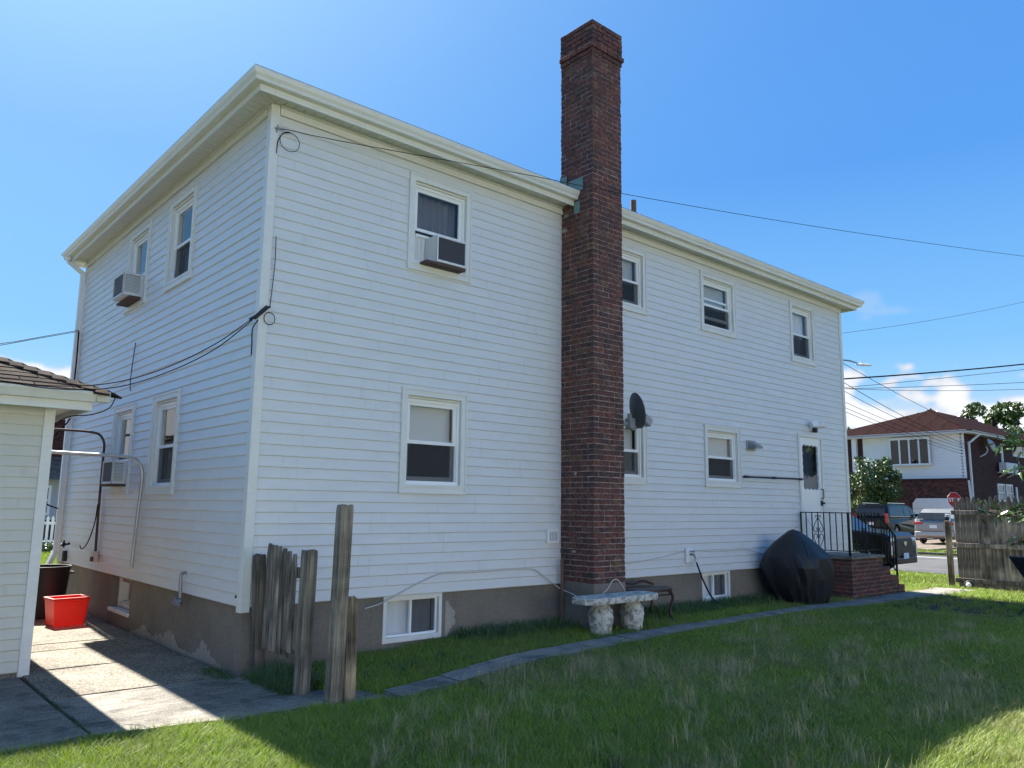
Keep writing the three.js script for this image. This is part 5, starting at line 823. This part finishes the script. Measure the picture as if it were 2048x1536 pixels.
// ------------------------------------------------------------------ lawn
function bladeTuft(r, n, h, w, spread, bend) {
  const pos = [], idx = [];
  for (let i = 0; i < n; i++) {
    const a = r() * 6.283, d = spread * Math.sqrt(r()), bx_ = Math.cos(a) * d, bz = Math.sin(a) * d, f = r() * 6.283, H = h * (.55 + .75 * r()), L = bend * H * (.3 + r()), fx = Math.cos(f), fz = Math.sin(f), ww = w * (.7 + .6 * r()), k = pos.length / 3;
    const px = -fz * ww / 2, pz = fx * ww / 2;
    pos.push(bx_ - px, 0, bz - pz, bx_ + px, 0, bz + pz, bx_ + fx * L * .3 - px * .8, H * .55, bz + fz * L * .3 - pz * .8, bx_ + fx * L * .3 + px * .8, H * .55, bz + fz * L * .3 + pz * .8, bx_ + fx * L, H, bz + fz * L);
    idx.push(k, k + 1, k + 2, k + 1, k + 3, k + 2, k + 2, k + 3, k + 4);
  }
  const g = new THREE.BufferGeometry(); g.setAttribute('position', new THREE.Float32BufferAttribute(pos, 3)); g.setIndex(idx); g.computeVertexNormals(); return metric(g);
}
const inPoly = (p, x, z) => { let c = false; for (let i = 0, j = p.length - 1; i < p.length; j = i++) if ((p[i][1] > z) !== (p[j][1] > z) && x < (p[j][0] - p[i][0]) * (z - p[i][1]) / (p[j][1] - p[i][1]) + p[i][0]) c = !c; return c; };
const onPatio = (x, z) => (x < -1.4 && z < 1.17) || (x < 0 && z < 0) || inPoly(__apron, x, z);
const onHouse = (x, z) => (x > -.05 && x < HL + .1 && z < .0) || (x > 4.05 && x < 4.72 && z < .6) || (x > 9.9 && x < 11.95 && z < .95) || (x > 8.5 && x < 9.25 && z < .9);
const bare = (x, z) => x > 9.2 && x < 12.1 && z > 1.65 && z < 3.4;
const patch = (x, z, s, seed) => vnoise(x / s + 50, z / s + 50, 1000, 1000, seed);
const thin = (x, z) => ss(.66, .86, .65 * patch(x, z, .55, 21) + .35 * patch(x, z, .16, 22)) * .85;
const onLawn = (x, z) => !onPatio(x, z) && !onHouse(x, z) && !__pathBand(x, z, .02) && x < KERB - .18 && z < 9;
const camX = -3.0263, camZ = 7.1582;
function inView(x, z, m = .08) { const dx = x - camX, dz = z - camZ, f = dx * .6590 - dz * .7521, l = dx * .7521 + dz * .6590; return f > .5 && Math.abs(l / f) < .652 + m; }
function scatter(name, label, category, geos, mats, count, seed, gen, colorFn, scaleFn) {
  const r = rng(seed), spots = geos.map(() => []); let n = 0, guard = 0;
  while (n < count && guard++ < count * 30) { const s = gen(r); if (!s) continue; spots[(r() * geos.length) | 0].push(s); n++; }
  geos.forEach((g, k) => {
    const im = new THREE.InstancedMesh(g, mats, spots[k].length), m = new THREE.Matrix4(), q = new THREE.Quaternion(), e = new THREE.Euler(), c = new THREE.Color(); im.name = numbered(name); im.userData = { label: label[k] || label[0], category, kind: 'stuff' };
    spots[k].forEach(([x, z], i) => { const s = scaleFn(r, x, z); e.set((r() - .5) * .25, r() * 6.283, (r() - .5) * .25); m.compose(V(x, groundY(x, z) - .015 - .03 * ss(.4, -.1, x), z), q.setFromEuler(e), V(s, s * (.8 + .5 * r()), s)); im.setMatrixAt(i, m); im.setColorAt(i, colorFn(r, x, z, c)); });
    im.instanceMatrix.needsUpdate = true; scene.add(im);
  });
}
const grassM = P(C(1, 1, 1), .75, { transmission: .5, thickness: 0 });
{
  const r = rng(101), dryness = (x, z) => ss(.45, .8, patch(x, z, .9, 5) * .6 + patch(x, z, .35, 6) * .4) * ss(1.2, 2.2, x + .6 * z);
  const col = (r, x, z, c) => { const d = dryness(x, z) * (.3 + .7 * r()), b = .75 + .5 * r() + .3 * (patch(x, z, 1.4, 9) - .5), w = r() < .13 ? .4 + .5 * r() : 0; return c.setRGB(lerp(.24, .31, Math.max(d * .7, w)) * b, lerp(.345, .30, Math.max(d * .7, w)) * b, lerp(.012, .10, Math.max(d * .7, w)) * b); };
  const near = (r) => { const f = .9 + 5.6 * Math.pow(r(), .7), l = (r() * 2 - 1) * .72 * f, x = camX + f * .659 + l * .752, z = camZ - f * .752 + l * .659; return onLawn(x, z) && (!bare(x, z) || r() < .1) && r() > thin(x, z) ? [x, z] : null; };
  const mid = (r) => { const f = 5 + 11 * Math.pow(r(), .8), l = (r() * 2 - 1) * .72 * f, x = camX + f * .659 + l * .752, z = camZ - f * .752 + l * .659; return onLawn(x, z) && (!bare(x, z) || r() < .12) && r() > thin(x, z) ? [x, z] : null; };
  const far = (r) => { const x = 12 + 6 * r(), z = -8 + 14 * r(); return onLawn(x, z) ? [x, z] : null; };
  scatter('grass', ['green lawn grass close by in front of the house', 'green lawn grass of the near yard', 'soft green turf of the near yard'], 'grass', [bladeTuft(r, 14, .046, .0034, .045, .9), bladeTuft(r, 14, .056, .0030, .05, 1.1), bladeTuft(r, 12, .038, .0036, .045, .8)], grassM, 42000, 201, near, col, r => .8 + .5 * r());
  scatter('grass', ['green lawn grass of the yard beside the path', 'lawn grass spreading towards the fence'], 'grass', [bladeTuft(r, 16, .048, .0050, .08, .9), bladeTuft(r, 16, .042, .0055, .08, 1.0)], grassM, 42000, 202, mid, col, r => .8 + .5 * r());
  scatter('grass', ['sunlit verge grass between the house and the street'], 'grass', [bladeTuft(r, 15, .06, .010, .12, .6)], grassM, 9000, 203, far, col, r => .9 + .4 * r());
  scatter('grass', ['grass strip on the far side of the street'], 'grass', [bladeTuft(r, 15, .07, .02, .2, .6)], grassM, 5000, 206, r => [29.5 + 1.05 * r(), -14 + 12 * r()], col, r => .9 + .4 * r());
  scatter('grass', ['lawn grass beyond the gap beside the garage'], 'grass', [bladeTuft(r, 15, .07, .02, .2, .6)], grassM, 4000, 207, r => [-2 + 6 * r(), -17.8 + 6 * r()], col, r => .9 + .4 * r());
  // pale dry seed stalks in loose clumps
  const dry = (r, x, z, c) => { const b = .7 + .5 * r(); return c.setRGB(.40 * b, .36 * b, .22 * b); };
  const clumps = []; const cr = rng(301); for (let i = 0; i < 420; i++) { const f = 2.0 + 8.5 * Math.pow(cr(), .8), l = (cr() * 1.62 - .72) * .66 * f, x = camX + f * .659 + l * .752, z = camZ - f * .752 + l * .659; if (onLawn(x, z) && x > -.4 && z > 1.7 && (z < 4.9 || cr() < .12) && (dryness(x, z) > .25 || cr() < .3)) clumps.push([x, z]); }
  scatter('dry_grass', ['pale dry grass stalks in clumps on the shaded lawn', 'thin straw coloured seed stalks on the lawn'], 'grass', [bladeTuft(r, 8, .095, .0026, .05, .9), bladeTuft(r, 6, .135, .0022, .03, .7)], P(C(1, 1, 1), .85, { transmission: .2, thickness: 0 }), 2100, 204, r => { const c = clumps[(r() * clumps.length) | 0], q = [c[0] + (r() + r() - 1) * .22, c[1] + (r() + r() - 1) * .22]; return onLawn(q[0], q[1]) ? q : null; }, dry, r => .6 + .6 * r());
  // weeds along the wall, the path edge and the gate
  const wd = (r, x, z, c) => { const b = .7 + .6 * r(); return c.setRGB(.09 * b, .17 * b, .04 * b); };
  scatter('weeds', ['taller weeds along the foot of the house wall', 'broad leaved weeds beside the path and gate'], 'weeds', [bladeTuft(r, 14, .15, .008, .06, .8), bladeTuft(r, 10, .11, .016, .07, 1.0)], grassM, 2600, 205, r => { const t = r(); if (r() < .42) { const f = 2.2 + 8 * r(), l = (r() * 2 - 1) * .68 * f, x = camX + f * .659 + l * .752, z = camZ - f * .752 + l * .659; return onLawn(x, z) && patch(x, z, .45, 31) > .68 ? [x, z] : null; } if (t < .62) { const x = 2.4 + 6.2 * r(), z = .03 + .5 * r() * r(); return onHouse(x, z) ? null : [x, z]; } if (t < .80) { const x = .02 + .4 * r(), z = .12 + .75 * r(); return [x, z]; } if (t < .85) return [-.03 - .16 * r(), -.45 + .5 * r()]; if (t < .9) return [-1.5 + .06 * r(), -.1 + 1.1 * r()]; const x = 9 + 4 * r(); return [x, 1.5 + .3 * r()]; }, wd, (r, x, z) => (z > 1.3 ? .42 : x < -1 ? .3 : x < .05 ? .5 : .75) * (.6 + .7 * r()));
}
scene.traverse(o => { if (o.isMesh) { o.castShadow = true; o.receiveShadow = true; } });
renderer.render(scene, camera);
